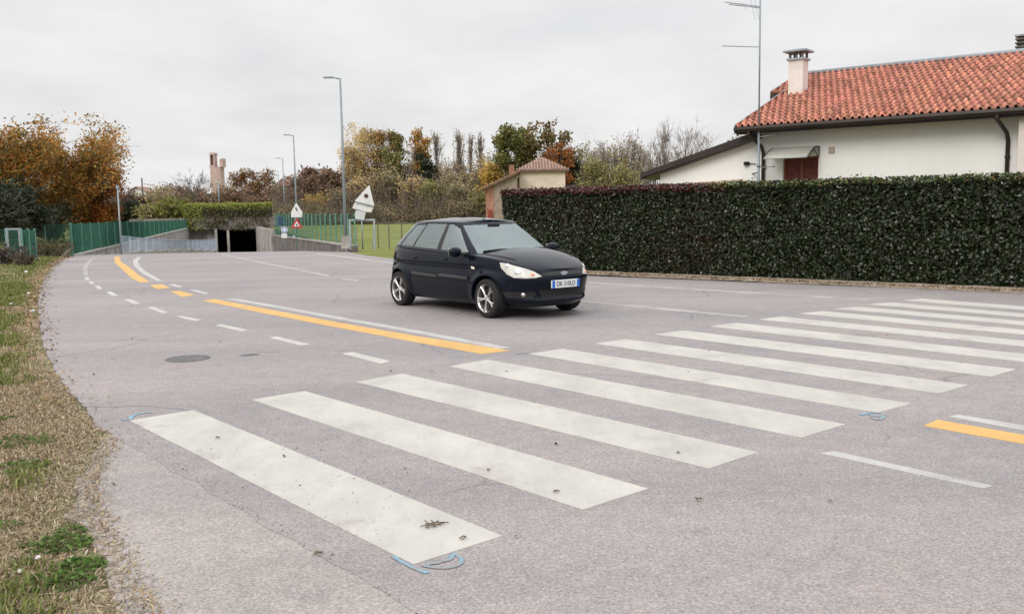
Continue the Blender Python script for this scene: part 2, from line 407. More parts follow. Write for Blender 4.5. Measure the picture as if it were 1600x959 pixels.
# terrain with the ramp cut out of it
ramp_hole = np.array([LW0+(-.1, 0), LW1+(-.1, 0), (-37.7, 108.), (-29.5, 108.), (-26.2, 98.5), RW1+(.1, 0), RW0+(.1, .3)])
ext = []
for (a, b, s_) in (((-14, -2), (2, 24), .35), ((-40, 20), (-6, 62), 1.2), ((-10, 24), (14, 60), 2.0)):
    xx, yy = np.meshgrid(np.arange(a[0], b[0], s_), np.arange(a[1], b[1], s_)); ext.append(np.column_stack([xx.ravel(), yy.ravel()])+rng.uniform(-.1, .1, (xx.size, 2))*s_)
xx, yy = np.meshgrid(np.arange(-200, 200, 8), np.arange(-60, 320, 8)); ext.append(np.column_stack([xx.ravel(), yy.ravel()]).astype(float))
ext = np.vstack(ext); kk = (seg_dist(ext, ramp_hole) > .3); ext = ext[kk]
ter_outline = np.array([(-900., -300.), (900., -300.), (900., 1800.), (-900., 1800.)])
def terrain_z(P):
    z = TZ(P); far = np.hypot(P[:, 0], P[:, 1]) > 330; z[far] = -.03
    n = inside(P, old_poly); z[n] = -.04; n = ~n & (seg_dist(P, old_poly) < .25); z[n] = np.minimum(z[n], -.010)
    return z
ground = cdt_sheet('ground', ter_outline, 0, terrain_z, m_ground, extra=ext, hole=ramp_hole)
# give faces of the open field their own grass material
ground.data.materials.append(m_field)
cen = np.array([f.center[:2] for f in ground.data.polygons])
fld = ((cen[:, 1] > 28) & (cen[:, 0] > -8)) | (cen[:, 1] > 46) | (cen[:, 0] > 14) | (np.abs(cen[:, 0]) > 60)
ground.data.polygons.foreach_set('material_index', fld.astype(np.int32))

# ------------------------------------------------------------------ road markings
def band(name, A, B, mat, label, cat, group=None, dz=.0035, jit=.0015):
    """strip between two pixel polylines of equal length, laid on the road"""
    A = np.array(A, float); B = np.array(B, float)
    def resample(Q, n):
        W = np.array([RG(*q)[:2] for q in Q]); s = np.r_[0, np.cumsum(np.hypot(*np.diff(W, axis=0).T))]
        if len(W) > 3:                          # smooth the curve
            t = np.linspace(0, s[-1], n); X = np.interp(t, s, W[:, 0]); Yy = np.interp(t, s, W[:, 1])
            k = max(1, n//len(W)//2)
            for _ in range(3):
                for Z in (X, Yy):
                    Z[1:-1] = (Z[:-2]+2*Z[1:-1]+Z[2:])/4
            return np.column_stack([X, Yy])
        t = np.linspace(0, s[-1], n); return np.column_stack([np.interp(t, s, W[:, 0]), np.interp(t, s, W[:, 1])])
    L = np.hypot(*(RG(*A[0])[:2]-RG(*A[-1])[:2])); n = max(4, int(L/.25)); n = min(n, 120)
    a, b = resample(A, n), resample(B, n)
    a += rng.normal(0, jit, a.shape); b += rng.normal(0, jit, b.shape)
    V = np.vstack([np.column_stack([a, zr(a[:, 1])+dz]), np.column_stack([b, zr(b[:, 1])+dz])])
    F = np.array([(i, i+1, n+i+1, n+i) for i in range(n-1)])
    V = np.vstack([V, V, V-[0, 0, dz+.001]]); m2 = 2*n; sk = np.vstack([[(i, i+1, i+1+m2, i+m2) for i in range(n-1)], [(n+i, n+i+1, n+i+1+m2, n+i+m2) for i in range(n-1)], [(0, n, n+m2, m2)], [(n-1, 2*n-1, 2*n-1+m2, n-1+m2)]])+m2
    F = np.vstack([F, sk])
    o = npmesh(name, V, F, mat)
    bm = bmesh.new(); bm.from_mesh(o.data)
    for f in bm.faces:
        if f.normal.z < 0: f.normal_flip()
    bm.to_mesh(o.data); bm.free()
    return tag(o, label, cat, group)
# crossing: far-left, near-left corners -> right ends.  (near edge: a -> c, far edge: b -> d)
stripes = [((202, 657), (302, 641), (645, 882), (785, 838)), ((394, 625), (476, 611), (910, 797), (1013, 764)),
 ((557, 597), (628, 584), (1108, 732), (1185, 707)), ((702, 572.5), (762, 562), (1252, 684), (1321, 663)),
 ((826, 553), (880, 545), (1370, 645), (1425, 631)), ((930, 537), (978, 530), (1467, 615), (1514, 602)),
 ((1023, 522.5), (1068, 516.5), (1548, 588.5), (1588, 577.5)), ((1108, 510), (1150, 504.5), (1612, 567), (1655, 559)),
 ((1185, 499), (1222, 495), (1675, 549.5), (1712, 543.5)), ((1248, 490), (1285, 486.3), (1735, 536), (1768, 531)),
 ((1305, 482.5), (1340, 479.2), (1788, 525), (1820, 521)), ((1358, 475.5), (1393, 472.5), (1838, 515.5), (1868, 512)),
 ((1410, 469.3), (1442, 466.6), (1885, 507), (1915, 504))]
ords = ['nearest, with a dry twig lying on it', 'second nearest to the camera', 'third from the near end', 'fourth from the near end', 'fifth from the near end, blue spray at its right', 'sixth from the near end', 'seventh from the near end', 'eighth from the near end', 'fifth from the hedge side', 'fourth from the hedge side', 'third from the hedge side', 'second from the hedge side', 'farthest, closest to the hedge']
for i, (a, b, c_, d_) in enumerate(stripes):
    band('crossing_stripe', [a, c_], [b, d_], m_white, 'wide white pedestrian crossing stripe, '+ords[i], 'crossing stripe', 'white stripes of the pedestrian crossing')
gl = 'painted lane lines'
band('lane_line', [(178.7, 401), (179, 410), (192, 422), (205, 434), (219, 441.5)], [(187, 401), (189, 409), (201, 417), (216, 429), (233, 440.5)], m_yellow, 'thick yellow curved line at the far bend by the blue railing', 'lane line', gl)
band('lane_dash', [(234, 445.5), (245, 452)], [(254, 444.3), (266, 450)], m_yellow, 'short yellow dash just after the yellow curve', 'lane line', gl)
band('lane_dash', [(266, 455.5), (285, 464)], [(282, 454.6), (304, 461)], m_yellow, 'short yellow dash just before the long yellow line', 'lane line', gl)
band('lane_line', [(317, 469.8), (400, 487), (520, 510.5), (640, 533), (752, 553)], [(335, 467.3), (415, 482.5), (520, 502.3), (650, 525), (798, 548)], m_yellow, 'long straight yellow line running up to the zebra crossing', 'lane line', gl)
band('lane_line', [(353, 467.6), (420, 478.8), (520, 497.6), (650, 520.5), (778, 545)], [(366, 466.2), (440, 478.8), (520, 493.2), (650, 516), (800, 543.5)], m_whitew, 'long thin white line beside the long yellow line', 'lane line', gl)
band('lane_line', [(216, 401), (207.5, 407), (209.5, 415), (220, 426), (245, 439)], [(221, 402.3), (215, 409), (218.5, 416), (229, 425), (253, 439)], m_whitew, 'white curved line beside the yellow curve', 'lane line', gl)
band('lane_dash', [(262, 445), (280, 449.5)], [(272, 444), (286, 448)], m_whitew, 'first short white dash beside the yellow dashes', 'lane line', gl)
band('lane_dash', [(296, 453.3), (320, 460)], [(307, 452.8), (327, 459)], m_whitew, 'second short white dash beside the yellow dashes', 'lane line', gl)
band('lane_line', [(147, 402), (136, 409), (130, 419), (131, 431)], [(150, 402), (141, 410), (136.5, 419), (137.5, 431)], m_worn, 'faded curved centre line of the cycle path at its bend', 'lane line', gl)
dashes = [((131, 433.7), (137.5, 433), (140.5, 437), (135, 438)), ((137.5, 439.5), (144, 439.5), (148, 443), (142.5, 444.5)), ((147, 446), (155, 446.6), (160.5, 451), (154, 452.5)),
 ((165, 456), (174, 455.5), (184.5, 461.5), (176, 462.8)), ((194, 468.2), (202.5, 467), (220, 474.5), (211, 476)), ((230, 480.5), (240, 479.6), (264, 488.7), (255, 490.2)),
 ((274, 494.3), (284, 493.5), (315, 499.8), (305, 502)), ((336, 508.5), (347.5, 506.8), (387.5, 515.7), (377.5, 518)), ((420, 527.5), (432.5, 526), (485, 538), (470, 540)), ((534, 552.5), (550, 550.5), (610, 564.5), (595, 568.5))]
dl = ['first short dash after the faded bend of the cycle path line', 'second short dash after the faded bend of the cycle path line', 'third short dash after the faded bend of the cycle path line', 'fourth cycle path dash counted from the faded bend', 'fifth cycle path dash counted from the faded bend', 'fifth cycle path dash back from the crossing', 'fourth cycle path dash back from the crossing', 'third cycle path dash back from the crossing', 'second cycle path dash back from the crossing', 'white cycle path dash closest to the zebra crossing on its far side']
for q, l_ in zip(dashes, dl): band('cycle_path_dash', [q[0], q[3]], [q[1], q[2]], m_white, l_, 'lane line', 'white dashes along the cycle path')
band('cycle_path_dash', [(1282, 708.5), (1535, 763.5)], [(1303, 705), (1553, 760)], m_whitew, 'long thin white dash right of the crossing in the foreground', 'lane line', 'white dashes along the cycle path')
band('lane_line', [(1443, 665.5), (1600, 694), (1900, 748)], [(1465, 656), (1600, 680), (1900, 732)], m_yellow, 'yellow line leaving the picture to the right of the crossing', 'lane line', gl)
band('lane_line', [(1482, 651), (1600, 672.5), (1900, 727)], [(1497, 648), (1600, 664.5), (1900, 718)], m_whitew, 'thin white line above the right hand yellow line', 'lane line', gl)
band('lane_line', [(344, 397.5), (375, 404.5), (420, 414), (460, 421.5), (512, 432.3)], [(352, 397.3), (382, 404.3), (428, 413.3), (470, 421), (516, 430.3)], m_worn, 'thin worn centre line curving down the far road', 'lane line', gl)
band('lane_dash', [(530, 435.5), (557, 440)], [(536, 434.3), (562, 438.3)], m_worn, 'faint worn centre dash behind the car', 'lane line', gl)
band('lane_line', [(600, 446), (760, 461), (925, 474), (1165, 496.5)], [(605, 443.7), (765, 458.7), (925, 471), (1172, 493.5)], m_worn, 'thin worn centre line right of the car ending at the crossing', 'lane line', gl)
band('lane_line', [(490, 397), (545, 403.5), (605, 411.3), (760, 427), (925, 443.5), (1130, 456.5), (1355, 470)], [(498, 396), (555, 402.3), (605, 409), (760, 425), (925, 440.8), (1130, 453.5), (1362, 467)], m_worn, 'thin white edge line along the hedge side of the road', 'lane line', gl)
# manhole covers and tar patches
def disc(name, c, rx, ry, rot, mat, label, cat, dz=.003, bumpy=.0, n=40):
    V = [(0, 0, 0)]; V += [(rx*math.cos(t)*(1+random.uniform(-bumpy, bumpy)), ry*math.sin(t)*(1+random.uniform(-bumpy, bumpy)), 0) for t in np.linspace(0, 2*PI, n, endpoint=False)]
    V = np.array(V) @ rotm(rot).T + np.array([c[0], c[1], c[2]+dz]); F = [(0, 1+i, 1+(i+1) % n) for i in range(n)]
    return tag(npmesh(name, V, F, mat), label, cat)
c0 = RG(294, 560.5); mh = empty('manhole_cover', (c0[0], c0[1], c0[2]), .35, 'round dark manhole cover in the cycle path asphalt', 'manhole cover')
b_ = MB(); b_.lathe([(0, .006), (.205, .006), (.205, .003)], 40); b_.build('lid', m_iron, mh)
b_ = MB(); b_.lathe([(.212, .003), (.212, .007), (.235, .007), (.24, .003)], 40); b_.build('rim', m_iron, mh)
c1 = RG(390, 554.5); disc('tar_patch', c1, .11, .07, .3, m_iron, 'small dark tar patch right of the manhole cover', 'tar patch', bumpy=.15)
c1 = RG(420, 549.5); disc('tar_patch', c1, .11, .04, .3, m_oldasphalt, 'fainter narrow tar patch farthest right of the manhole cover', 'tar patch', bumpy=.2)
# blue survey spray marks
def spray(paths, label, wdt=.022):
    b = MB()
    for path in paths:
        W = np.array([RG(*p)[:2] for p in path]); s = np.r_[0, np.cumsum(np.hypot(*np.diff(W, axis=0).T))]
        t = np.linspace(0, s[-1], max(8, int(s[-1]/.03))); W = np.column_stack([np.interp(t, s, W[:, 0]), np.interp(t, s, W[:, 1])])
        for _ in range(3): W[1:-1] = (W[:-2]+2*W[1:-1]+W[2:])/4
        T = np.gradient(W, axis=0); T /= np.linalg.norm(T, axis=1)[:, None]+1e-9; N = np.column_stack([-T[:, 1], T[:, 0]])
        ww = wdt*(1+rng.normal(0, .22, len(W)))[:, None]; n = len(W); z = np.full(n, .0040+.0003*len(b.v)/200)
        b.add(np.vstack([np.column_stack([W+N*ww/2, z]), np.column_stack([W-N*ww/2, z])]), [(i, n+i, n+i+1, i+1) for i in range(n-1)])
    return tag(b.build('spray_mark', m_spray), label, 'spray mark', 'blue survey marks on the road')
spray([[(613, 869), (630, 880), (648, 889), (668, 896)], [(660, 884), (680, 889), (712, 888), (724, 880), (722, 870), (708, 866)], [(664, 884), (685, 880), (706, 876), (712, 870), (704, 868)]], 'blue spray loop at the near tip of the closest crossing stripe', .022)
spray([[(193, 655), (203, 658), (205, 651), (215, 646.5), (238, 645)]], 'faint blue spray mark at the left end of the closest stripe', .028)
spray([[(1345, 649), (1362, 644), (1384, 647), (1372, 652), (1358, 648)], [(1360, 652), (1374, 658), (1382, 650)]], 'blue spray scribble at the right tip of the fifth stripe', .03)
spray([[(806, 553), (822, 551.5), (828, 553)]], 'tiny blue spray mark beside the end of the long yellow line', .05)

# ------------------------------------------------------------------ card clouds (leaves, blades)
def cards(P, size, col, jitn=None, aspect=1.6, fold=True):
    n = len(P); P = np.asarray(P, float)
    a = rng.normal(size=(n, 3)) if jitn is None else jitn
    a /= np.linalg.norm(a, axis=1)[:, None]+1e-9
    t = rng.normal(size=(n, 3)); u = np.cross(a, t); u /= np.linalg.norm(u, axis=1)[:, None]+1e-9; v = np.cross(a, u)
    s = (np.broadcast_to(size, (n,))*rng.uniform(.7, 1.3, n))[:, None]/2
    p0 = P-u*s*aspect; p1 = P+v*s*.8+a*s*.25; p2 = P+u*s*aspect; p3 = P-v*s*.8+a*s*.25
    V = np.stack([p0, p1, p2, p3], 1).reshape(-1, 3); F = np.arange(4*n).reshape(n, 4)
    C = np.repeat(np.asarray(col), 4, axis=0); return V, F, C
def palette(n, cols, wts=None, var=.18):
    cols = np.array(cols, float); wts = None if wts is None or len(wts) != len(cols) else wts; i = rng.choice(len(cols), n, p=None if wts is None else np.array(wts)/sum(wts))
    return np.clip(cols[i]*(1+rng.normal(0, var, (n, 1)))*(1+rng.normal(0, .05, (n, 3))), 0.003, .9)

# ------------------------------------------------------------------ trees
def tubes(segs, n):
    """segs: list of (P array k x 3, r array k) ; vectorless but light"""
    V = []; F = []; b = 0
    for P, r in segs:
        k = len(P); T = np.gradient(P, axis=0); T /= np.linalg.norm(T, axis=1)[:, None]+1e-9
        ref = np.where(np.abs(T[:, 2:3]) < .9, np.array([[0, 0, 1.]]), np.array([[1., 0, 0]])); ref = np.repeat(ref[:1], k, 0)
        x = np.cross(T, ref); x /= np.linalg.norm(x, axis=1)[:, None]+1e-9; y = np.cross(x, T)
        a = np.arange(n)*2*PI/n
        Q = P[:, None]+r[:, None, None]*(x[:, None]*np.cos(a)[None, :, None]+y[:, None]*np.sin(a)[None, :, None])
        V.append(Q.reshape(-1, 3)); i, j = np.meshgrid(np.arange(k-1), np.arange(n), indexing='ij')
        F.append(np.stack([b+i*n+j, b+i*n+(j+1) % n, b+(i+1)*n+(j+1) % n, b+(i+1)*n+j], -1).reshape(-1, 4)); b += k*n
    return np.vstack(V), np.vstack(F)
def grow(p, d, L, k, wig, lift):
    P = [np.array(p, float)]; d = np.array(d, float)
    for i in range(k):
        d = d+rng.normal(0, wig, 3)+np.array([0, 0, lift]); d /= np.linalg.norm(d); P.append(P[-1]+d*L/k)
    return np.array(P)
def make_tree(root, H, W, base=.25, ang=45, nl=14, leaves=3000, lsize=.2, cols=None, wts=None, mat_b=None, mat_t=None, fast=False, dens=1.0, twigr=.010, sec=6, ter=4, stems=1, clump=.5, lbase=None, toplight=0):
    mat_b = mat_b or m_bark; mat_t = mat_t or m_twig
    big = []; small = []; tips = []
    for st in range(stems):
        p0 = np.array([rng.normal(0, .25) if stems > 1 else 0, rng.normal(0, .25) if stems > 1 else 0, -.1])
        Ht = H*(.97 if st == 0 else rng.uniform(.75, .95))
        tr = grow(p0, (rng.normal(0, .05+.1*(stems > 1)), rng.normal(0, .05), 1), Ht*(.85 if not fast else .95), 9, .035, .05)
        r0 = H*.013+.03; rr = np.linspace(r0, r0*.18, 10); big.append((tr, rr))
        m_ = max(3, int(nl/stems))
        for i in range(m_):
            t = base+(1-base)*(i+rng.uniform(0, .8))/m_; t = min(t, .97); q = t*9; j = int(min(q, 8)); p = tr[j]+(tr[j+1]-tr[j])*(q-j)
            az = i*2.4+rng.uniform(-.4, .4); a = math.radians(ang*rng.uniform(.75, 1.2))
            prof = math.sin(PI*min(1, max(.12, (1-t)/(1-base)*.85+.1)))**.6
            L = W/2*prof/max(.3, math.sin(a))*rng.uniform(.8, 1.1)
            if fast: L = min(L*1.1, (H-p[2])*.9+.4)
            L = min(L, (H-p[2])/max(.35, math.cos(a))*1.05+.3)
            d = np.array([math.cos(az)*math.sin(a), math.sin(az)*math.sin(a), math.cos(a)])
            B = grow(p, d, L, 6, .07, .10 if fast else .04); rb = r0*(1-t)*.45+.018; big.append((B, np.linspace(rb, rb*.3, 7)))
            for k in range(sec):
                s_ = rng.uniform(.25, 1); q2 = s_*6; jj = int(min(q2, 5)); pp = B[jj]+(B[jj+1]-B[jj])*(q2-jj)
                dd = (B[jj+1]-B[jj]); dd /= np.linalg.norm(dd); dd = dd+rng.normal(0, .45 if not fast else .22, 3); L2 = L*rng.uniform(.25, .5)
                C = grow(pp, dd, L2, 4, .09, .05 if not fast else .12); small.append((C, np.linspace(rb*.42, twigr*.8, 5)))
                for e in range(ter):
                    jj2 = rng.integers(1, 5); D = grow(C[jj2], dd+rng.normal(0, .5 if not fast else .25, 3), L2*rng.uniform(.35, .7), 3, .1, .06); small.append((D, np.linspace(twigr, twigr*.45, 4)))
                    tips.append(D[-1]); tips.append(D[1])
    tips = np.array(tips)
    kz = (H-.25*clump)/max(.1, np.percentile(tips[:, 2], 99.6)); kx = float(np.clip((W/2-.3*clump)/max(.1, np.percentile(np.abs(tips[:, :2]), 97)), .35, 2.2)); kv = np.array([kx, kx, kz])
    big = [(P*kv, r) for P, r in big]; small = [(P*kv, r) for P, r in small]; tips = tips*kv; tips = tips[np.hypot(tips[:, 0], tips[:, 1]) < W/2*1.04]
    Vb, Fb = tubes(big, 6); npmesh('trunk', Vb, Fb, mat_b, root, True)
    Vs, Fs = tubes(small, 3)
    if leaves:
        lt = tips if lbase is None else tips[tips[:, 2] > lbase*H]
        n = int(leaves*dens); keep = lt[rng.integers(0, len(lt), n)]
        # thin whole clumps at random, so that gaps show
        hsh = np.array([noise.noise((x*.9, y*.9, z*.9)) for x, y, z in keep[:]])
        keep = keep[hsh > -.22] ; n = len(keep)
        P = keep+np.clip(rng.normal(0, 1, (n, 3)), -1.3, 1.3)*clump*np.array([1, 1, .8])
        colr = palette(n, cols, wts)
        nm = np.array([noise.noise((x*.5+9, y*.5, z*.5)) for x, y, z in P]); colr = colr*(1+.55*nm[:, None])
        V, F, C = cards(P, lsize, np.clip(colr, .004, .9))
        n2 = len(V); V = np.vstack([V, Vs]); F = np.vstack([F, Fs+n2]); C = np.vstack([C, np.full((len(Vs), 3), 1)*np.array([[.30, .25, .21]])])
        npmesh('crown', V, F, m_leaf, root, False, col=C)
    else:
        npmesh('crown', Vs, Fs, mat_t, root, False)
    return root
ORANGE = [(.50, .23, .05), (.40, .17, .035), (.42, .30, .07), (.21, .19, .055), (.14, .09, .035)]
YEL = [(.68, .49, .19), (.60, .45, .20), (.50, .40, .19), (.44, .30, .14)]
GRN = [(.10, .12, .04), (.15, .17, .05), (.27, .24, .07), (.17, .12, .045)]
DKG = [(.022, .034, .018), (.035, .048, .024), (.05, .055, .025)]
RED = [(.24, .145, .095), (.20, .14, .10), (.30, .18, .10), (.17, .13, .095)]
YG = [(.27, .26, .08), (.22, .22, .08), (.32, .27, .11), (.22, .18, .09)]
BRN = [(.37, .285, .18), (.31, .24, .155), (.43, .32, .18), (.25, .205, .14)]
KIND = {
 'orange': dict(base=.18, ang=58, nl=16, leaves=9000, lsize=.20, cols=ORANGE, wts=[4, 3, 3, 2, 2], clump=.35),
 'yellowbirch': dict(base=.15, ang=30, nl=20, leaves=6500, lsize=.17, cols=YEL, mat_b=m_barkpale, clump=.4, twigr=.014),
 'green': dict(base=.22, ang=52, nl=16, leaves=6500, lsize=.26, cols=GRN, wts=[3, 4, 3, 2], clump=.42, mat_b=m_barkpale),
 'narrowgreen': dict(base=.12, ang=22, nl=18, leaves=5200, lsize=.22, cols=YG+GRN, clump=.3),
 'narroworange': dict(base=.12, ang=22, nl=18, leaves=6000, lsize=.22, cols=ORANGE, wts=[3, 2, 4, 2, 1], clump=.3),
 'dark': dict(base=.08, ang=42, nl=18, leaves=5500, lsize=.26, cols=DKG, clump=.35),
 'poplar': dict(base=.06, ang=13, nl=28, leaves=500, lsize=.14, cols=BRN, fast=True, twigr=.020, sec=8, ter=4, mat_t=m_twig),
 'bare': dict(base=.22, ang=34, nl=16, leaves=0, twigr=.018, sec=8, ter=5, mat_t=m_twig, mat_b=m_bark),
 'baredark': dict(base=.22, ang=48, nl=15, leaves=0, twigr=.018, sec=7, ter=5, mat_t=m_twigdark),
 'red': dict(base=.15, ang=50, nl=16, leaves=3600, lsize=.26, cols=RED, clump=.45, twigr=.016),
 'yellowgreen': dict(base=.05, ang=26, nl=22, leaves=3600, lsize=.22, cols=YG, clump=.45, stems=4, twigr=.014),
 'brownbrush': dict(base=.05, ang=24, nl=24, leaves=1800, lsize=.2, cols=BRN+YG[:1], clump=.4, stems=4, twigr=.015, sec=7),
 'yellow': dict(base=.1, ang=42, nl=16, leaves=5000, lsize=.2, cols=[(.58, .38, .08), (.50, .31, .07), (.42, .32, .10)], clump=.35),
}
def tree_at(px, ytop, wpx, Y, kind, label, name='tree', group='trees of the far belt', zb=0., **kw):
    p = AT(px, ytop, Y); H = p[2]-zb; W = wpx*Y/FPX
    r = empty(name, (p[0], Y, zb), 0, label, 'tree' if 'shrub' not in name else 'shrub', group)
    d = dict(KIND[kind]); d.update(kw); make_tree(r, H, W, **d); return r

# ------------------------------------------------------------------ MAIN OBJECTS follow

# ------------------------------------------------------------------ the car
WX, WZ, WR = 1.243, .285, .287
def interp(tab, z):
    t = np.array(tab, float); z = np.asarray(z, float)
    # smooth (Catmull-Rom like) by interpolating on a refined, smoothed table
    xs = np.linspace(t[0, 0], t[-1, 0], 200); ys = np.interp(xs, t[:, 0], t[:, 1])
    for _ in range(60): ys[1:-1] = (ys[:-2]+2*ys[1:-1]+ys[2:])/4
    return np.interp(z, xs, ys)
T_YM = [(.17, .70), (.22, .775), (.30, .815), (.45, .838), (.56, .842), (.68, .836), (.80, .826), (.90, .808), (.97, .775), (1.03, .74)]
T_XF = [(.17, 1.86), (.22, 1.97), (.265, 2.075), (.31, 2.00), (.45, 2.035), (.56, 2.065), (.62, 2.06), (.66, 2.02), (.74, 1.965), (.84, 1.86), (1.0, 1.7)]
T_XR = [(.17, 1.76), (.25, 1.84), (.38, 1.885), (.56, 1.89), (.62, 1.86), (.8, 1.83), (1.0, 1.78)]
T_BELT = [(-1.9, 1.0), (-1.6, 1.005), (-1.0, .985), (-.3, .955), (.5, .925), (.9, .905), (1.2, .885), (1.5, .845), (1.75, .79), (1.95, .715), (2.1, .64)]
T_CROWN = [(-1.9, .02), (.8, .05), (1.05, .115), (1.4, .105), (1.7, .075), (1.9, .045), (2.1, .02)]
def NF(z): return 2.75
def ringpt(th, z):
    """lower body surface point at plan angle th (0 = front centre, pi = rear centre) and height z; y >= 0"""
    c, s_ = np.cos(th), np.sin(th)
    n = np.where(c >= 0, 3.7, 4.6); a = np.where(c >= 0, interp(T_XF, z), interp(T_XR, z))
    x = a*np.sign(c)*np.abs(c)**(2/n); y = interp(T_YM, z)*np.abs(s_)**(2/n)
    # wheel arch flares
    for sx in (1, -1):
        r = np.hypot(x-sx*WX, z-WZ); side = sstep(y, .55, .72)
        y = y+side*.030*np.exp(-((r-.355)/.055)**2)*(z > .15)
    # hollow between bumper crease and sill, soft body line at z .80
    y = y - .010*np.exp(-((z-.70)/.05)**2)*sstep(y, .6, .75)
    return x, y
def belt(x): return interp(T_BELT, x)
def build_lower():
    na = 110; th = np.linspace(0, PI, na)
    # spread columns evenly along the outline
    x, y = ringpt(np.linspace(0, PI, 4000), np.full(4000, .5)); s_ = np.r_[0, np.cumsum(np.hypot(np.diff(x), np.diff(y)))]
    th = np.interp(np.linspace(0, s_[-1], na), s_, np.linspace(0, PI, 4000))
    nv = 40; V = []; idx = {}
    def add(p): V.append(p); return len(V)-1
    xt, _ = ringpt(th, np.full(na, .85))
    for _ in range(6):
        zt = belt(xt); xt, yt = ringpt(th, zt)
    for j in range(na):
        zz = .17+(zt[j]-.17)*np.linspace(0, 1, nv); xx, yy = ringpt(np.full(nv, th[j]), zz)
        for i in range(nv): idx[i, j] = add((xx[i], yy[i], zz[i]))
    nd = 16
    for j in range(na):
        for k in range(1, nd+1):
            q = k/nd; q = q**1.6; y = yt[j]*(1-q); z = zt[j]+interp(T_CROWN, xt[j])*(1-(1-q)**2.6)
            # edge roll
            idx[nv-1+k, j] = add((xt[j]-.02*(1-q)*0, y, z))
    F = []
    rows = nv+nd
    for i in range(rows-1):
        for j in range(na-1): F.append((idx[i, j], idx[i+1, j], idx[i+1, j+1], idx[i, j+1]))
    # bottom: from ring row 0 to centreline
    bot = [add((V[idx[0, j]][0], 0, .17)) for j in range(na)]
    for j in range(na-1): F.append((idx[0, j], idx[0, j+1], bot[j+1], bot[j]))
    V = np.array(V); bm = bmesh.new()
    vs = [bm.verts.new(v) for v in V]+[bm.verts.new((v[0], -v[1], v[2])) for v in V]; n = len(V)
    for f in F:
        try: bm.faces.new([vs[i] for i in f])
        except ValueError: pass
        try: bm.faces.new([vs[i+n] for i in reversed(f)])
        except ValueError: pass
    bmesh.ops.remove_doubles(bm, verts=bm.verts, dist=.0008)
    bmesh.ops.dissolve_degenerate(bm, dist=.0005, edges=bm.edges)
    bmesh.ops.recalc_face_normals(bm, faces=bm.faces)
    me = bpy.data.meshes.new('body'); bm.to_mesh(me); bm.free(); return me
def boolean_cut(me, cutters):
    o = bpy.data.objects.new('tmp', me); COL.objects.link(o); tmp = [o]
    for cme in cutters:
        c = bpy.data.objects.new('tmpc', cme); COL.objects.link(c); tmp.append(c)
        md = o.modifiers.new('b', 'BOOLEAN'); md.object = c; md.operation = 'DIFFERENCE'; md.solver = 'EXACT'
    dg = bpy.context.evaluated_depsgraph_get(); dg.update()
    r = bpy.data.meshes.new_from_object(o.evaluated_get(dg))
    for t in tmp: bpy.data.objects.remove(t)
    return r
me = build_lower(); me.materials.append(m_paint); me.materials.append(m_black)
cuts = []
for sx in (1, -1):
    for sy in (1, -1):
        bm = bmesh.new(); bmesh.ops.create_cone(bm, cap_ends=True, segments=40, radius1=.335, radius2=.335, depth=.5)
        bmesh.ops.transform(bm, matrix=Matrix.Translation((sx*WX, sy*.78, WZ+.005)) @ Matrix.Rotation(PI/2, 4, 'X'), verts=bm.verts)
        cm = bpy.data.meshes.new('c'); bm.to_mesh(cm); bm.free(); cm.materials.append(m_black); cuts.append(cm)
body_me = boolean_cut(me, cuts)
CARX, CARY, CARA = -.487, 14.79, math.radians(-52.5)
car = empty('parked_car', (CARX, CARY, 0), CARA, 'black five-door hatchback driving on the road in front of the hedge', 'car'); car.name = 'car'
bm = bmesh.new(); bm.from_mesh(body_me)
kill = [f for f in bm.faces if (lambda c: abs(c.y) < .60 and -1.62 < c.x < .88 and c.z > belt(c.x)+.004)(f.calc_center_median())]
bmesh.ops.delete(bm, geom=kill, context='FACES')
for f in bm.faces:
    c = f.calc_center_median(); ra = min(math.hypot(c.x-WX, c.z-WZ), math.hypot(c.x+WX, c.z-WZ))
    f.material_index = 1 if ((ra < .334 and abs(c.y) > .5) or c.z < .20) else 0
    f.smooth = True
bm.to_mesh(body_me); bm.free()
while len(body_me.materials) > 2: body_me.materials.pop()
body_me.materials.clear(); body_me.materials.append(m_paint); body_me.materials.append(m_black)
body = bpy.data.objects.new('body', body_me); COL.objects.link(body); body.parent = car
sm = body.modifiers.new('es', 'EDGE_SPLIT'); sm.split_angle = math.radians(38)

# greenhouse
GB = dict(f=1.21, r=1.80, y=.80); GT = dict(f=.26, r=1.36, y=.575)
def ztop(x): return interp([(-1.5, 1.365), (-1.2, 1.385), (-.6, 1.402), (0, 1.397), (.3, 1.380)], x)
def ghpt(th, v):
    """v 0 at the belt, 1 at the roof rail"""
    c, s_ = np.cos(th), np.sin(th)
    n = np.where(c >= 0, 3.6, 4.2)
    vv = v
    a = np.where(c >= 0, GB['f']+(GT['f']-GB['f'])*(vv**.96), GB['r']+(GT['r']-GB['r'])*(vv**1.25)); b = GB['y']+(GT['y']-GB['y'])*(vv**1.18)
    x = a*np.sign(c)*np.abs(c)**(2/n); y = b*np.abs(s_)**(2/n)
    zb = belt(np.clip(x, -1.9, 1.25))-.02; zb = np.where(x > .9, zb+.02*0, zb)
    z = zb+(ztop(np.clip(x, -1.5, .3))-zb)*v
    return x, y, z
def th_at_x(x, front):
    a, n = (GB['f'], 3.6) if front else (GB['r'], 4.2)
    c = (abs(x)/a)**(n/2); return math.acos(c) if front else PI-math.acos(c)
def th_at_y(yf, front):
    n = 3.6 if front else 4.2; s_ = yf**(n/2); return math.asin(s_) if front else PI-math.asin(s_)
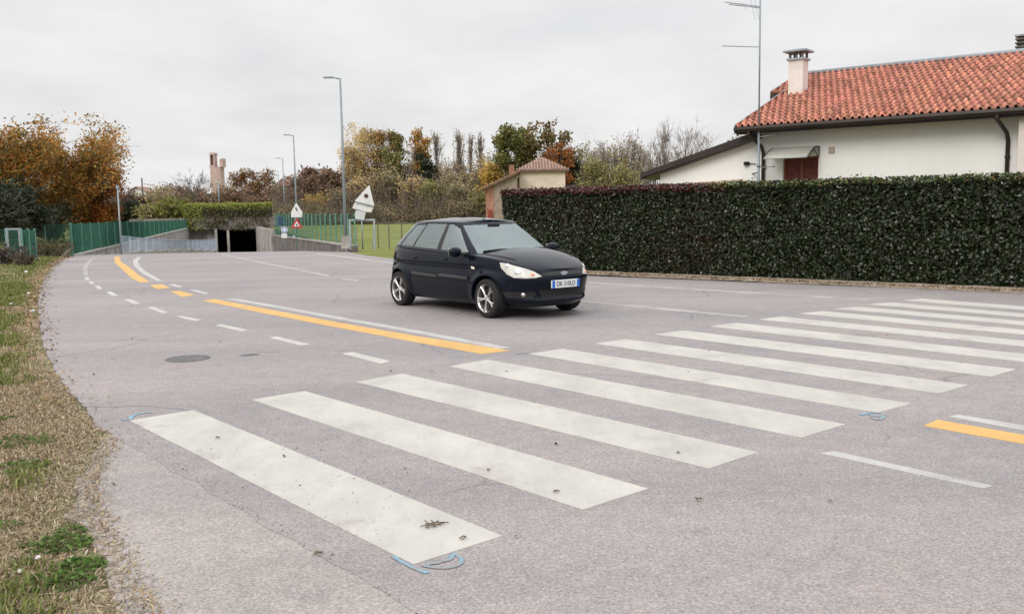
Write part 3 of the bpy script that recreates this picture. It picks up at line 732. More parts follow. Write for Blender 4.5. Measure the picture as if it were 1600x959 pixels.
marks = [('ws', 0, th_at_y(.865, True)), ('ap', 0, th_at_x(.775, True)), ('fd', 0, th_at_x(.03, True)), ('bp', 0, th_at_x(-.10, False)), ('rd', 0, th_at_x(-.80, False)), ('dv', 0, th_at_x(-.855, False)), ('qt', 0, th_at_x(-1.27, False)), ('cp', 0, th_at_y(.90, False)), ('rg', 0, PI)]
subs = dict(ws=14, ap=3, fd=14, bp=3, rd=10, dv=1, qt=6, cp=5, rg=12)
th = [0.]; zone = []
for nme, _, e in marks:
    a = th[-1]; k = subs[nme]
    # equal steps in x/y rather than in angle
    fine = np.linspace(a, e, 400); xx, yy, _z = ghpt(fine, np.full(400, .3)); s_ = np.r_[0, np.cumsum(np.hypot(np.diff(xx), np.diff(yy)))]
    tt = np.interp(np.linspace(0, s_[-1], k+1), s_, fine); th += list(tt[1:]); zone += [nme]*k
th = np.array(th); na = len(th)
vl = np.array([0, .06, .10, .16, .25, .35, .45, .55, .65, .75, .83, .885, .925, .965, 1.0]); nv = len(vl)
Vg = []; gi = {}
for i, v in enumerate(vl):
    x, y, z = ghpt(th, np.full(na, v))
    for j in range(na): gi[i, j] = len(Vg); Vg.append((x[j], y[j], z[j]))
nd = 8
for j in range(na):
    x0, y0, z0 = Vg[gi[nv-1, j]]
    for k in range(1, nd+1):
        q = k/nd; gi[nv-1+k, j] = len(Vg); Vg.append((x0, y0*(1-q), z0+float(np.interp(x0, [-1.5, -1.2, -.2, .30], [.03, .052, .060, .036]))*(1-(1-q)**2.1)))
Vg = np.array(Vg)
rowsg = nv+nd
fz = {'shell': [], 'ws': [], 'fd': [], 'rd': [], 'qt': [], 'rg': [], 'trim': []}
cnt = {}
first = {}; last = {}
for j, z_ in enumerate(zone): first.setdefault(z_, j); last[z_] = j
for i in range(rowsg-1):
    for j in range(na-1):
        f = (gi[i, j], gi[i+1, j], gi[i+1, j+1], gi[i, j+1]); z_ = zone[j]; key = 'shell'
        if z_ == 'ws' and 1 <= i < 12: key = 'ws'
        elif z_ == 'ws' and i < 1: key = 'trim'
        elif z_ in ('fd', 'rd') and 2 <= i < 12:
            key = z_
            # round the top front corner of the front door glass
            if z_ == 'fd' and i >= 11 and j-first['fd'] < 5: key = 'shell'
            if z_ == 'fd' and i >= 10 and j-first['fd'] < 2: key = 'shell'
        elif z_ in ('fd', 'rd', 'bp', 'dv', 'qt') and i in (1,): key = 'trim'
        elif z_ in ('dv', 'bp') and 2 <= i < 12: key = 'trim'
        elif z_ == 'qt' and 2 <= i < 11:
            key = 'qt' if (j-first['qt'] >= 0) else 'trim'
        elif z_ == 'rg' and 3 <= i < 12: key = 'rg'
        fz[key].append(f)
def mirrored(faces, side):
    """side 0: both halves as one mesh; +1 / -1 one side only"""
    used = sorted({i for f in faces for i in f}); mp_ = {u: k for k, u in enumerate(used)}; P = Vg[used]
    bm = bmesh.new()
    if side in (0, 1):
        vs = [bm.verts.new(p) for p in P]
        for f in faces:
            try: bm.faces.new([vs[mp_[i]] for i in f][::-1])
            except ValueError: pass
    if side in (0, -1):
        vs = [bm.verts.new((p[0], -p[1], p[2])) for p in P]
        for f in faces:
            try: bm.faces.new([vs[mp_[i]] for i in f])
            except ValueError: pass
    bmesh.ops.remove_doubles(bm, verts=bm.verts, dist=.0006); bmesh.ops.recalc_face_normals(bm, faces=bm.faces)
    return bm
def fin(bm, name, mat, solid=0, off=-1, parent=car):
    me = bpy.data.meshes.new(name); bm.to_mesh(me); bm.free(); me.materials.append(mat)
    me.polygons.foreach_set('use_smooth', np.ones(len(me.polygons), bool)); o = bpy.data.objects.new(name, me); COL.objects.link(o); o.parent = parent
    if solid:
        s_ = o.modifiers.new('s', 'SOLIDIFY'); s_.thickness = solid; s_.offset = off
    return o
fin(mirrored(fz['shell'], 0), 'cabin_frame', m_paint, .03)
fin(mirrored(fz['trim'], 0), 'window_trim', m_black, .022)
g1 = fin(mirrored(fz['ws'], 0), 'windshield', m_glass); fin(mirrored(fz['rg'], 0), 'rear_window', m_sglass)
for sd_ in (-1, 1):
    for k in ('fd', 'rd', 'qt'): fin(mirrored(fz[k], sd_), 'side_window', m_sglass)
# patches that hug the lower body surface
def surf(th_, z, side):
    th_ = np.asarray(th_, float); z = np.asarray(z, float)
    x, y = ringpt(th_, z); e = 1e-3
    x1, y1 = ringpt(th_+e, z); x2, y2 = ringpt(th_, z+e)
    a = np.stack([x1-x, y1-y, np.zeros_like(x)], -1); b = np.stack([x2-x, y2-y, np.full_like(x, e)], -1)
    n = np.cross(a, b); n /= np.linalg.norm(n, axis=-1)[..., None]+1e-12
    ctr = np.stack([x, y, np.zeros_like(x)], -1); sg = np.sign((n*ctr).sum(-1)); n *= sg[..., None]
    P = np.stack([x, y, z], -1)
    if side < 0: P[..., 1] *= -1; n[..., 1] *= -1
    return P, n
def th_x(x, z=.6):                                # plan angle from x position
    front = x >= 0; a = float(interp(T_XF if front else T_XR, z)); n = 3.7 if front else 4.6
    c = min(1, abs(x)/a)**(n/2); return math.acos(c) if front else PI-math.acos(c)
def th_y(y, z=.6, front=True):
    ym = float(interp(T_YM, z)); n = 3.7 if front else 4.6; s_ = min(1, abs(y)/ym)**(n/2); return (math.asin(s_) if front else PI-math.asin(s_))
def patch(name, poly, mat, side=0, off=.006, thick=.02, parent=car, bulge=0, res=.03):
    """poly: list of (theta, z) with signed theta for a patch across the middle"""
    P2 = densify(np.array(poly, float), res*.8); mn, mx2 = P2.min(0), P2.max(0)
    gx_, gy_ = np.meshgrid(np.arange(mn[0]+res/2, mx2[0], res), np.arange(mn[1]+res/2, mx2[1], res*.7)); G = np.column_stack([gx_.ravel(), gy_.ravel()])
    if len(G): G = G[inside(G, P2) & (seg_dist(G, P2) > res*.3)]
    vo, _, fo, *_ = delaunay_2d_cdt([Vector((float(a), float(b))) for a, b in list(P2)+list(G)], [(i, (i+1) % len(P2)) for i in range(len(P2))], [], 1, 1e-6)
    Q = np.array([(v.x, v.y) for v in vo]); sgn = np.where(Q[:, 0] >= 0, 1, -1) if side == 0 else np.full(len(Q), side)
    tt = np.abs(Q[:, 0]); P, N = surf(tt, Q[:, 1], 1)
    P[:, 1] *= sgn; N[:, 1] *= sgn
    d = seg_dist(Q, P2); bl = bulge*np.clip(d/.05, 0, 1)**.5
    top = P+N*(off+bl)[:, None]; bot = P-N*(thick-off); n = len(P)
    F = [tuple(f) for f in fo]; nb = len(P2)
    cy = MB(); cy.add(np.vstack([top, bot]), F+[tuple(i+n for i in f[::-1]) for f in F])
    # rim wall
    order = []
    for p in P2:
        order.append(int(np.argmin(np.hypot(*(Q-p).T))))
    cy.add(np.vstack([top, bot])[[*order, *[o_+n for o_ in order]]], [(i, (i+1) % nb, nb+(i+1) % nb, nb+i) for i in range(nb)])
    o = cy.build(name, mat, parent, True); e = o.modifiers.new('e', 'EDGE_SPLIT'); e.split_angle = .6; return o
# headlights: reflector bowl in a dark bezel behind a clear lens
m_refl = simple('lamp_reflector', (.52, .51, .47), .2, .0, .15, 14)
m_amber = NT('amber_lens').set((.75, .26, .12), .35)
for sd_ in (-1, 1):
    HL = [(th_y(.725, .75), .820), (th_y(.69, .75), .808), (th_y(.61, .74), .764), (th_y(.53, .70), .728), (th_y(.46, .68), .690), (th_y(.385, .64), .625), (th_y(.48, .62), .606), (th_y(.60, .62), .600), (th_y(.68, .62), .608), (th_y(.715, .64), .650), (th_y(.735, .7), .735)]
    h = patch('headlight', HL, m_refl, sd_, .004, .03, bulge=.004)
    c_, n_ = surf(np.array([th_y(.63, .68)]), np.array([.70]), sd_); c_ = c_[0]; n_ = n_[0]
    def lampdisc(name, c_, n_, r, mat, out=.008, ring=None):
        zx = Vector(n_).to_track_quat('Z', 'Y').to_matrix(); R = np.array(zx)
        b = MB(); prof = [(0.0005, out+.010), (r*.5, out+.008), (r*.9, out+.002), (r, out-.01)]
        b.lathe(prof, 20); b.v = [tuple(np.array(c_)+R @ np.array(v)) for v in b.v]; return b.build(name, mat, h, True)
    lampdisc('reflector', c_, n_, .062, m_chrome)
    c2, n2 = surf(np.array([th_y(.50, .65)]), np.array([.650]), sd_); lampdisc('turn_signal', c2[0], n2[0], .028, m_amber)
    c3, n3 = surf(np.array([th_x(1.62, .75)]), np.array([.775]), sd_); lampdisc('side_lamp', c3[0], n3[0], .035, m_chrome)
    # fog lamp and its recess
    fy = .60
    FR = [(th_y(fy+.13, .38), .40), (th_y(fy-.12, .38), .41), (th_y(fy-.16, .36), .36), (th_y(fy-.1, .35), .31), (th_y(fy+.10, .35), .315)]
    fr_ = patch('fog_lamp', FR, m_black, sd_, .003, .02)
    h = fr_; c4, n4 = surf(np.array([th_y(fy-.01, .36)]), np.array([.36]), sd_); lampdisc('lens', c4[0], n4[0], .034, m_chrome, .002)
# upper grille, badge, bumper band, lower intake, chin lip
patch('grille', [(-th_y(.40, .64), .655), (-th_y(.2, .66), .682), (0.0, .69), (th_y(.2, .66), .682), (th_y(.40, .64), .655), (th_y(.34, .63), .632), (0.0, .628), (-th_y(.34, .63), .632)], m_black, 0, .004, .02)
patch('lower_grille', [(-th_y(.42, .4), .42), (0.0, .43), (th_y(.42, .4), .42), (th_y(.36, .3), .315), (0.0, .305), (-th_y(.36, .3), .315)], m_black, 0, .003, .02)
xb = float(interp(T_XF, .655)); b_ = MB(); k_ = 28
V = [(xb+.010, .066*math.cos(2*PI*i/k_), .657+.028*math.sin(2*PI*i/k_)) for i in range(k_)]; b_.poly(V, (.014, 0, 0)); bd = b_.build('badge', m_chrome, car)
b_ = MB(); V = [(xb+.0245, .054*math.cos(2*PI*i/k_), .657+.018*math.sin(2*PI*i/k_)) for i in range(k_)]; b_.poly(V, (.003, 0, 0)); b_.build('emblem', simple('badge_face', (.30, .36, .48), .3), bd)
# number plate: white with blue end bands and dark characters
xp = float(interp(T_XF, .50)); m_plate = simple('plate_white', (.72, .73, .74), .4, 0, .03); m_blue = simple('plate_blue', (.02, .15, .55), .4, 0, .05); m_ink = simple('ink', (.03, .03, .04), .6)
b_ = MB(); b_.box((xp+.028, 0, .505), (.03, .52, .112)); pl = b_.build('number_plate', m_plate, car, bevel=.004)
for s_ in (-1, 1): b_ = MB(); b_.box((xp+.0445, s_*.235, .505), (.004, .05, .110)); b_.build('blue_band', m_blue, pl)
def text(body_, size, loc, rot, mat, parent, name='lettering', ext=.001, sx=1.0):
    cu = bpy.data.curves.new(name, 'FONT'); cu.body = body_; cu.size = size; cu.align_x = 'CENTER'; cu.align_y = 'CENTER'; cu.extrude = ext
    t = bpy.data.objects.new(name, cu); COL.objects.link(t); t.location = loc; t.rotation_euler = rot; t.scale = (sx, 1, 1)
    dg = bpy.context.evaluated_depsgraph_get(); dg.update(); me = bpy.data.meshes.new_from_object(t.evaluated_get(dg)); bpy.data.objects.remove(t)
    o = bpy.data.objects.new(name, me); COL.objects.link(o); o.location = loc; o.rotation_euler = rot; o.scale = (sx, 1, 1); o.parent = parent; me.materials.clear(); me.materials.append(mat); return o
text('DK 510LD', .098, (xp+.0455, 0, .505), (PI/2, 0, PI/2), m_ink, pl, sx=.82)
# side mouldings, handles, repeater, door seams
for sd_ in (-1, 1):
    for x0, x1 in ((-.78, -.02), (.02, .80)):
        patch('side_moulding', [(th_x(x1, .5), .545), (th_x(x1, .5), .585), (th_x(x0, .5), .60), (th_x(x0, .5), .56)], simple('moulding_plastic', (.045, .042, .045), .35), sd_, .016, .02, bulge=.010)
    for x in (.16, -.72):
        c_, n_ = surf(np.array([th_x(x, .8)]), np.array([.825]), sd_); b_ = MB(); b_.tube([c_[0]+n_[0]*.0+np.array([.085, 0, 0]), c_[0]+n_[0]*.030+np.array([.05, 0, 0]), c_[0]+n_[0]*.034, c_[0]+n_[0]*.030-np.array([.05, 0, 0]), c_[0]-np.array([.085, 0, 0])], [.010, .013, .014, .013, .010], 8)
        b_.build('door_handle', m_paint, car, True)
    patch('turn_repeater', [(th_x(.96, .7), .705), (th_x(.96, .7), .74), (th_x(.89, .7), .745), (th_x(.89, .7), .71)], simple('repeater_lens', (.75, .70, .62), .3), sd_, .008, .02)
    for x, z0, z1 in ((.86, .25, .88), (-.03, .22, .92), (-.86, .55, .95)):
        b_ = MB(); zz = np.linspace(z0, z1, 12); P, N = surf(np.array([th_x(x, .6)]*12), zz, sd_)
        b_.tube(P-N*.0015, .0035, 4); b_.build('door_seam', m_black, car)
    # tail lamp
    patch('tail_lamp', [(th_x(-1.70, .8), .72), (th_x(-1.66, .8), .98), (th_y(.66, .9, False), .98), (th_y(.62, .8, False), .72)], simple('tail_lens', (.30, .02, .015), .25), sd_, .006, .02, bulge=.006)
    # mirror
    mir = MB(); R_ = rotm(-.12*sd_)
    bm = bmesh.new(); bmesh.ops.create_uvsphere(bm, u_segments=18, v_segments=12, radius=1)
    for v in bm.verts:
        p = v.co; v.co = Vector((p.x*.075 if p.x > 0 else p.x*.045, p.y*.115*(1+.1*p.z), p.z*.078))
        if p.x < -.03: pass
    for v in bm.verts: v.co = Vector(R_ @ np.array(v.co))+Vector((.66, sd_*.955, .955))
    mo = fin(bm, 'mirror', m_paint)
    b_ = MB(); b_.tube([(.70, sd_*.73, .915), (.69, sd_*.81, .920), (.68, sd_*.88, .93)], [.035, .028, .03], 8); b_.build('mirror_arm', m_black, mo, True)
    b_ = MB(); b_.box((.612, sd_*.955, .955), (.008, .18, .11), R_); b_.build('mirror_glass', m_chrome, mo, bevel=.01)
# wheels
def wheel(sx, sy, ang):
    wd = empty('wheel', (sx*WX, sy*.735, WR)); wd.parent = car
    b = MB(); R = WR; b.lathe([(R*.70, .088), (R*.80, .100), (R*.92, .100), (R*.985, .085), (R, .05), (R, -.05), (R*.985, -.085), (R*.92, -.10), (R*.7, -.09)], 48, 'y'); b.build('tyre', m_rubber, wd, True)
    b = MB(); r = R*.73
    b.lathe([(r*.90, .02), (r*.93, .082), (r*.99, .094), (r, .088), (r, -.08), (r*.9, -.08), (r*.88, .0)], 48, 'y')
    for k in range(5):
        a = ang+2*PI*k/5
        for da in (-.16, .16):
            pts = []
            for q in (.14, .45, .75, .95):
                aa = a+da*(q**1.6); pts.append((r*q*math.cos(aa), .068+.016*q, r*q*math.sin(aa)))
            b.tube(pts, [.020, .0125, .0115, .017], 6)
    b.lathe([(.001, .088), (.03, .086), (.045, .07), (.05, .03)], 24, 'y')
    if sy < 0: b.v = [(v[0], -v[1], v[2]) for v in b.v]
    rb = b.build('rim', m_alu, wd, True); e = rb.modifiers.new('e', 'EDGE_SPLIT'); e.split_angle = .7
    b = MB(); b.lathe([(.001, .02*sy), (.145, .02*sy), (.145, .0)], 32, 'y'); b.lathe([(.146, .0), (r*.93, .01*sy), (r*.93, -.02*sy)], 32, 'y'); b.build('brake_disc', simple('brake', (.05, .045, .04), .5, .6), wd)
for sx in (1, -1):
    for sy in (1, -1): wheel(sx, sy, .3+sx*.5)
for sd_ in (-1, 1):
    P = []
    for x in np.linspace(.98, 1.62, 12):
        ym_ = .80*(1-(x/2.06)**3.7)**(1/3.7); q = .88-.10*((x-.98)/.64)**2
        P.append((x, sd_*ym_*q, float(belt(x))+float(interp(T_CROWN, x))*(1-q**2.6)+.001))
    b_ = MB(); b_.tube(P, .0045, 5); b_.build('bonnet_seam', m_black, car)
b_ = MB(); b_.box((.36, .0, 1.315), (.03, .22, .07)); b_.tube([(.37, 0, 1.34), (.33, 0, 1.40)], .01, 6); b_.build('interior_mirror', m_black, car, bevel=.01)
# steer the front wheels very slightly, wipers, aerial, interior
for k, (y0, y1) in enumerate(((-.62, -.06), (.0, .58))):
    P = []
    for q in np.linspace(0, 1, 10):
        y = y0+(y1-y0)*q; thq = th_y(abs(y)/.785*.84, .9)
        xx, yy, zz = ghpt(np.array([math.asin(min(1, (abs(y)/.76)**1.5))]), np.array([.11+.06*math.sin(q*3)]))
        P.append((float(xx[0])+.035, y, float(zz[0])+.022))
    b_ = MB(); b_.tube(P, .013, 6); b_.tube([P[0], P[4], P[6]], .007, 6); b_.build('wiper', m_black, car)
x0 = .10; zr0 = float(ztop(x0))+.056
b_ = MB(); b_.lathe([(.028, 0), (.024, .02), (.010, .035), (.001, .036)], 14, c=(x0, 0, zr0)); b_.tube([(x0, 0, zr0+.025), (x0-.10, 0, zr0+.065)], [.006, .004], 6); b_.build('roof_aerial', m_black, car, True)
b_ = MB(); b_.box((-.35, 0, .25), (2.3, 1.42, .06)); b_.build('cabin_floor', m_dark, car)
b_ = MB(); b_.tube([(.66, -.66, .90), (.70, 0, .925), (.66, .66, .90)], [.11, .13, .11], 10); b_.box((.98, 0, .865), (.55, 1.15, .04)); b_.build('dashboard', m_black, car, True)
b_ = MB(); b_.tube([(.40+.05*math.sin(t), .36+.175*math.cos(t), .90+.165*math.sin(t)) for t in np.linspace(0, 2*PI, 25)], .014, 6, caps=False); b_.tube([(.42, .36, .9), (.62, .36, .84)], .025, 8); b_.build('steering_wheel', m_black, car, True)
def seat(x, y, wdt):
    b = MB(); sk = np.array([[1, 0, -.26], [0, 1, 0], [.26, 0, 1]])
    b.box((x+.20, y, .42), (.50, wdt, .14)); b.box((x-.10, y, .74), (.12, wdt, .58), sk)
    for k in ((0,) if wdt < .8 else (-.42, .42)):
        b.box((x-.205, y+k, 1.11), (.09, .25, .17), sk); b.bar((x-.19, y+k-.06, .98), (x-.2, y+k-.06, 1.06), .012, .012); b.bar((x-.19, y+k+.06, .98), (x-.2, y+k+.06, 1.06), .012, .012)
    b.build('seat', m_seat, car, bevel=.035)
seat(-.05, .36, .48); seat(-.05, -.36, .48); seat(-.98, 0, 1.22)

# driver: one continuous skinned body
def skin_person(name, joints, edges, radii, mats, matf, parent_loc, rz, label):
    me = bpy.data.meshes.new(name); me.from_pydata(joints, edges, []); o = bpy.data.objects.new('tmp', me); COL.objects.link(o)
    md = o.modifiers.new('skin', 'SKIN'); md.use_smooth_shade = True
    sv = me.skin_vertices[0].data
    for i, r in enumerate(radii): sv[i].radius = (r, r) if not hasattr(r, '__len__') else r
    sv[0].use_root = True
    ss = o.modifiers.new('sub', 'SUBSURF'); ss.levels = 2; ss.render_levels = 2
    dg = bpy.context.evaluated_depsgraph_get(); dg.update(); r = bpy.data.meshes.new_from_object(o.evaluated_get(dg)); bpy.data.objects.remove(o)
    r.materials.clear()
    for m_ in mats: r.materials.append(m_)
    for p in r.polygons: p.material_index = matf(p.center); p.use_smooth = True
    ob = bpy.data.objects.new(name, r); COL.objects.link(ob); ob.location = parent_loc; ob.rotation_euler = (0, 0, rz); return tag(ob, label, 'person')
dy = .36
J = [(-.02, dy, .56), (-.08, dy, .72), (-.11, dy, .90), (-.11, dy, 1.00), (-.10, dy, 1.07), (-.085, dy, 1.15), (-.08, dy, 1.225),
     (-.10, dy+.17, .955), (.10, dy+.22, .78), (.34, dy+.17, .93), (-.10, dy-.17, .955), (.10, dy-.22, .78), (.34, dy-.17, .93),
     (.20, dy+.10, .55), (.56, dy+.12, .52), (.80, dy+.11, .34), (.20, dy-.10, .55), (.56, dy-.12, .52), (.80, dy-.11, .34)]
Ed = [(0, 1), (1, 2), (2, 3), (3, 4), (4, 5), (5, 6), (2, 7), (7, 8), (8, 9), (2, 10), (10, 11), (11, 12), (0, 13), (13, 14), (14, 15), (0, 16), (16, 17), (17, 18)]
Rr = [(.13, .15), (.12, .14), (.11, .15), .055, .055, (.085, .095), (.075, .08), .06, .048, .034, .06, .048, .034, .085, .06, .045, .085, .06, .045]
drv = skin_person('person', J, Ed, Rr, [m_coat, m_skin], lambda c: 1 if (c.z > 1.015 or (c.x > .30 and c.z > .86)) else 0, car.location, CARA, 'driver in a grey coat at the wheel of the black car')
hb = bmesh.new(); bmesh.ops.create_uvsphere(hb, u_segments=20, v_segments=14, radius=1)
for v in hb.verts: v.co = Vector((v.co.x*.098-.095, v.co.y*.098+dy, v.co.z*.115+1.20))
hb2 = [f for f in hb.faces if f.calc_center_median().x > -.045 and f.calc_center_median().z < 1.235]; bmesh.ops.delete(hb, geom=hb2, context='FACES')
fin(hb, 'hair', m_hair, .01, 0, drv)
for s_ in (-1, 1):
    b_ = MB()
    for k in range(4):
        z_ = .95+.018*k; b_.tube([(.35, dy+s_*.17, z_-.01), (.385, dy+s_*.175, z_), (.40, dy+s_*.165, z_+.004), (.385, dy+s_*.150, z_)], [.010, .009, .009, .007], 6)
    b_.tube([(.34, dy+s_*.165, .93), (.36, dy+s_*.14, .965), (.375, dy+s_*.135, .985)], [.012, .010, .008], 6)
    b_.build('fingers', m_skin, drv, True)
b_ = MB(); b_.tube([(.005, dy, 1.19), (.022, dy, 1.165)], [.010, .016], 8)
b_.build('nose', m_skin, drv, True)
for s_ in (-1, 1): b_ = MB(); b_.tube([(-.09, dy+s_*.088, 1.20), (-.085, dy+s_*.102, 1.185), (-.085, dy+s_*.09, 1.16)], [.012, .014, .010], 6); b_.build('ear', m_skin, drv, True)

# ------------------------------------------------------------------ hedge
HL_, HR_ = np.array([*AT(772, 420, 24.0)[:2], 0]), None
hd = HU/np.linalg.norm(HU); hA = np.array([hedgeA[0], hedgeA[1], 0])
hn = np.array([-hd[1], hd[0], 0]); hn = hn if hn[1] > 0 else -hn
# front face line runs through hedgeA and hedgeB
hd = np.array([*(hedgeB[:2]-hedgeA[:2]), 0]); hd /= np.linalg.norm(hd); hn = np.array([-hd[1], hd[0], 0])
s0 = -2.9; s1 = 24.0; HH = 2.08; HT = 1.1
hedge = empty('hedge', hA+hd*s0, 0, 'long dense clipped dark green hedge in front of the white house', 'hedge')
def hp(s, t, z): return (hd*(s-s0)+hn*t)+np.array([0, 0, z])
b_ = MB()
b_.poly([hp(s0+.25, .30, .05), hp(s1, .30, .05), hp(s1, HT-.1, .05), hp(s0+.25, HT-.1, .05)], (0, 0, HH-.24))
b_.build('dark_core', simple('hedge_core', (.007, .007, .005), .95, spec=0), hedge)  # solid near-black box, standing in for the shaded depth behind the leaves
NL = 210000
s_ = s0+(s1-s0)*rng.random(NL)**1.15; z_ = rng.uniform(.04, HH, NL); dep = np.abs(rng.normal(0, .075, NL))
lump = np.array([noise.noise((a*1.3, b*1.3, 3.1)) for a, b in zip(s_, z_)])
tt = .10-dep*0+dep+lump*.10+rng.normal(0, .02, NL)
topn = int(NL*.22); isT = np.zeros(NL, bool); isT[:topn] = True
Pf = hd*(s_-s0)[:, None]+hn*tt[:, None]; Pf[:, 2] = z_
lt = np.array([noise.noise((a*.9, 7.7, 1.1)) for a in s_])
Pt = hd*(s_-s0)[:, None]+hn*rng.uniform(0, HT, NL)[:, None]; Pt[:, 2] = HH-.06-dep*.7+lt*.06+(rng.random(NL) < .03)*rng.uniform(0, .12, NL)
P = np.where(isT[:, None], Pt, Pf)
# left end face
ne = 4500; Pe = hn*rng.uniform(.05, HT, ne)[:, None]+hd*np.abs(rng.normal(.06, .05, ne))[:, None]; Pe[:, 2] = rng.uniform(.04, HH, ne)
P = np.vstack([P, Pe]); s_all = np.r_[s_, np.full(ne, s0)]; isT = np.r_[isT, np.zeros(ne, bool)]
n = len(P); colr = palette(n, [(.013, .020, .006), (.022, .034, .012), (.040, .058, .022), (.070, .09, .042), (.024, .017, .009)], [5, 5, 3, .9, 1.6])
# left part turns brownish, its top reddish; right part fresher on top
rn = np.array([noise.noise((a*.7, b*.9, 2.2)) for a, b in zip(s_all, P[:, 2])])
brn = (s_all < 4.2) & (rng.random(n) < np.clip(.06+rn*.7-np.maximum(0, s_all-2.5)*.2, 0, .35)); colr[brn] = palette(int(brn.sum()), [(.040, .022, .015), (.025, .017, .010), (.055, .030, .02)])
redt = (s_all < 3.3+.8*rn) & (P[:, 2] > HH-.17-.06*rn) & (rng.random(n) < .8); colr[redt] = palette(int(redt.sum()), [(.12, .03, .025), (.09, .028, .025), (.07, .04, .03)])
frt = (s_all >= 3.0) & (P[:, 2] > HH-.13) & (rng.random(n) < .55); colr[frt] = palette(int(frt.sum()), [(.09, .13, .03), (.13, .15, .045), (.06, .10, .03), (.16, .11, .03)])
nrm = rng.normal(size=(n, 3))*.75+(-hn)*.7; nrm[isT] = rng.normal(size=(int(isT.sum()), 3))*.7+np.array([0, 0, 1.])
V, F, C = cards(P, .052, colr, nrm, 1.3); npmesh('leaves', V, F, m_hedgeleaf, hedge, False, col=C)
# debris strip along the hedge foot: kerb-less verge of dust and fallen leaves
m_dust = NT('roadside_dust'); c = m_dust.ramp(m_dust.noise(3.5, 6, .75), [(.3, (.17, .13, .095)), (.5, (.32, .26, .20)), (.7, (.46, .40, .33))]); c = m_dust.mix(.9, c, m_dust.ramp(m_dust.noise(45, 3, .7), [(.3, .65), (.7, 1.25)]), 'MULTIPLY'); m_dust.bump(m_dust.noise(30, 4), .02, .7); m_dust = m_dust.set(c, .95, 0, .1)
V = []; F = []; ns = 180
for i, s_ in enumerate(np.linspace(s0-1.5, s1, ns)):
    o1 = -.40+.13*noise.noise((s_*.9, 0, 0))+.05*noise.noise((s_*5, 0, 0)); 
    for t, z in ((o1, .004), (o1+.08, .025), (-.12, .05+.02*noise.noise((s_*3, 2, 0))), (.3, .06)):
        V.append(hA+hd*s_+hn*t+np.array([0, 0, z]))
for i in range(ns-1):
    for k in range(3): F.append((i*4+k, (i+1)*4+k, (i+1)*4+k+1, i*4+k+1))
o = npmesh('verge', np.array(V), np.array(F), m_dust, smooth=True); o['kind'] = 'structure'
# fallen leaves at the hedge foot and along the left edge
nf = 2600; s_ = rng.uniform(s0-1.5, 14, nf); P = hA+hd*s_[:, None]+hn*(-.28+rng.normal(0, .14, nf))[:, None]; P[:, 2] = .035+rng.uniform(0, .02, nf)
Q = []
for p in densify(LE[:14], .05, .0, False):
    for _ in range(4): Q.append((p[0]-abs(rng.normal(0, .30))+rng.normal(.03, .05), p[1]+rng.normal(0, .2)))
Q = np.array(Q); qz = np.where(inside(Q, road_poly), .008+zr(Q[:, 1]), TZ(Q)+.02); P = np.vstack([P, np.column_stack([Q, qz])])
Vf, Ff, Cf = cards(P, np.clip(.004+.0026*np.abs(P[:, 1]), .010, .04), palette(len(P), [(.20, .12, .06), (.30, .19, .09), (.12, .07, .04), (.36, .27, .15)]), rng.normal(size=(len(P), 3))*.35+np.array([0, 0, 1.]), 1.2)
tag(npmesh('fallen_leaves', Vf, Ff, m_litter, col=Cf), 'brown fallen leaves strewn along the road edges', 'leaf litter', kind='stuff')

# ------------------------------------------------------------------ the white house behind the hedge
E0 = np.array([6.26, 25.5, 0]); hu = np.array([.79, -.613, 0]); hu /= np.linalg.norm(hu); hv = np.array([-hu[1], hu[0], 0]); ZE = 3.70; SL = .35; RT_ = 5.8
def HP(s, t, z): return E0+hu*s+hv*t+np.array([0, 0, z])
house = empty('house', HP(8, 6, 0), 0, 'white rendered house with a red tile roof behind the hedge', 'house'); ho = HP(8, 6, 0)
def hb_(name, mb, mat, parent=house, smooth=False, bevel=0, mats=None):
    mb.v = [tuple(np.array(v)-ho) for v in mb.v]; return mb.build(name, mat, parent, smooth, bevel, mats)
WF = .72
b_ = MB(); DX0, DX1, DZ = 1.05, 2.04, 2.86
def wallq(b, s0_, s1_, z0, z1, t0=WF, th_=.3): b.poly([HP(s0_, t0, z0), HP(s1_, t0, z0), HP(s1_, t0+th_, z0), HP(s0_, t0+th_, z0)], (0, 0, z1-z0))
wallq(b_, .46, DX0, -.1, 3.78); wallq(b_, DX1, 18, -.1, 3.78); wallq(b_, DX0, DX1, DZ, 3.78)
# gable walls (left and right)
for s_ in (.46, 17.7):
    b_.poly([HP(s_, WF+.3, -.1), HP(s_, 10.9, -.1), HP(s_, 10.9, ZE+.10), HP(s_, RT_, ZE+SL*RT_-.14), HP(s_, WF+.3, ZE+SL*(WF+.3)-.12)], hu*.3)
wallq(b_, .46, 18, -.1, 3.78, 10.9)
hb_('wall', b_, m_render)
b_ = MB(); b_.poly([HP(6.86, WF-.45, -.1), HP(13, WF-.45, -.1), HP(13, WF+.02, -.1), HP(6.86, WF+.02, -.1)], (0, 0, 3.72)); hb_('projecting_wall', b_, simple('render_warm', (.66, .61, .55), .9, 0, .06))
b_ = MB(); b_.poly([HP(7.03, WF-.46, 1.0), HP(7.9, WF-.46, 1.0), HP(7.9, WF-.40, 1.0), HP(7.03, WF-.40, 1.0)], (0, 0, 1.75)); wn_ = hb_('window', b_, m_brown)
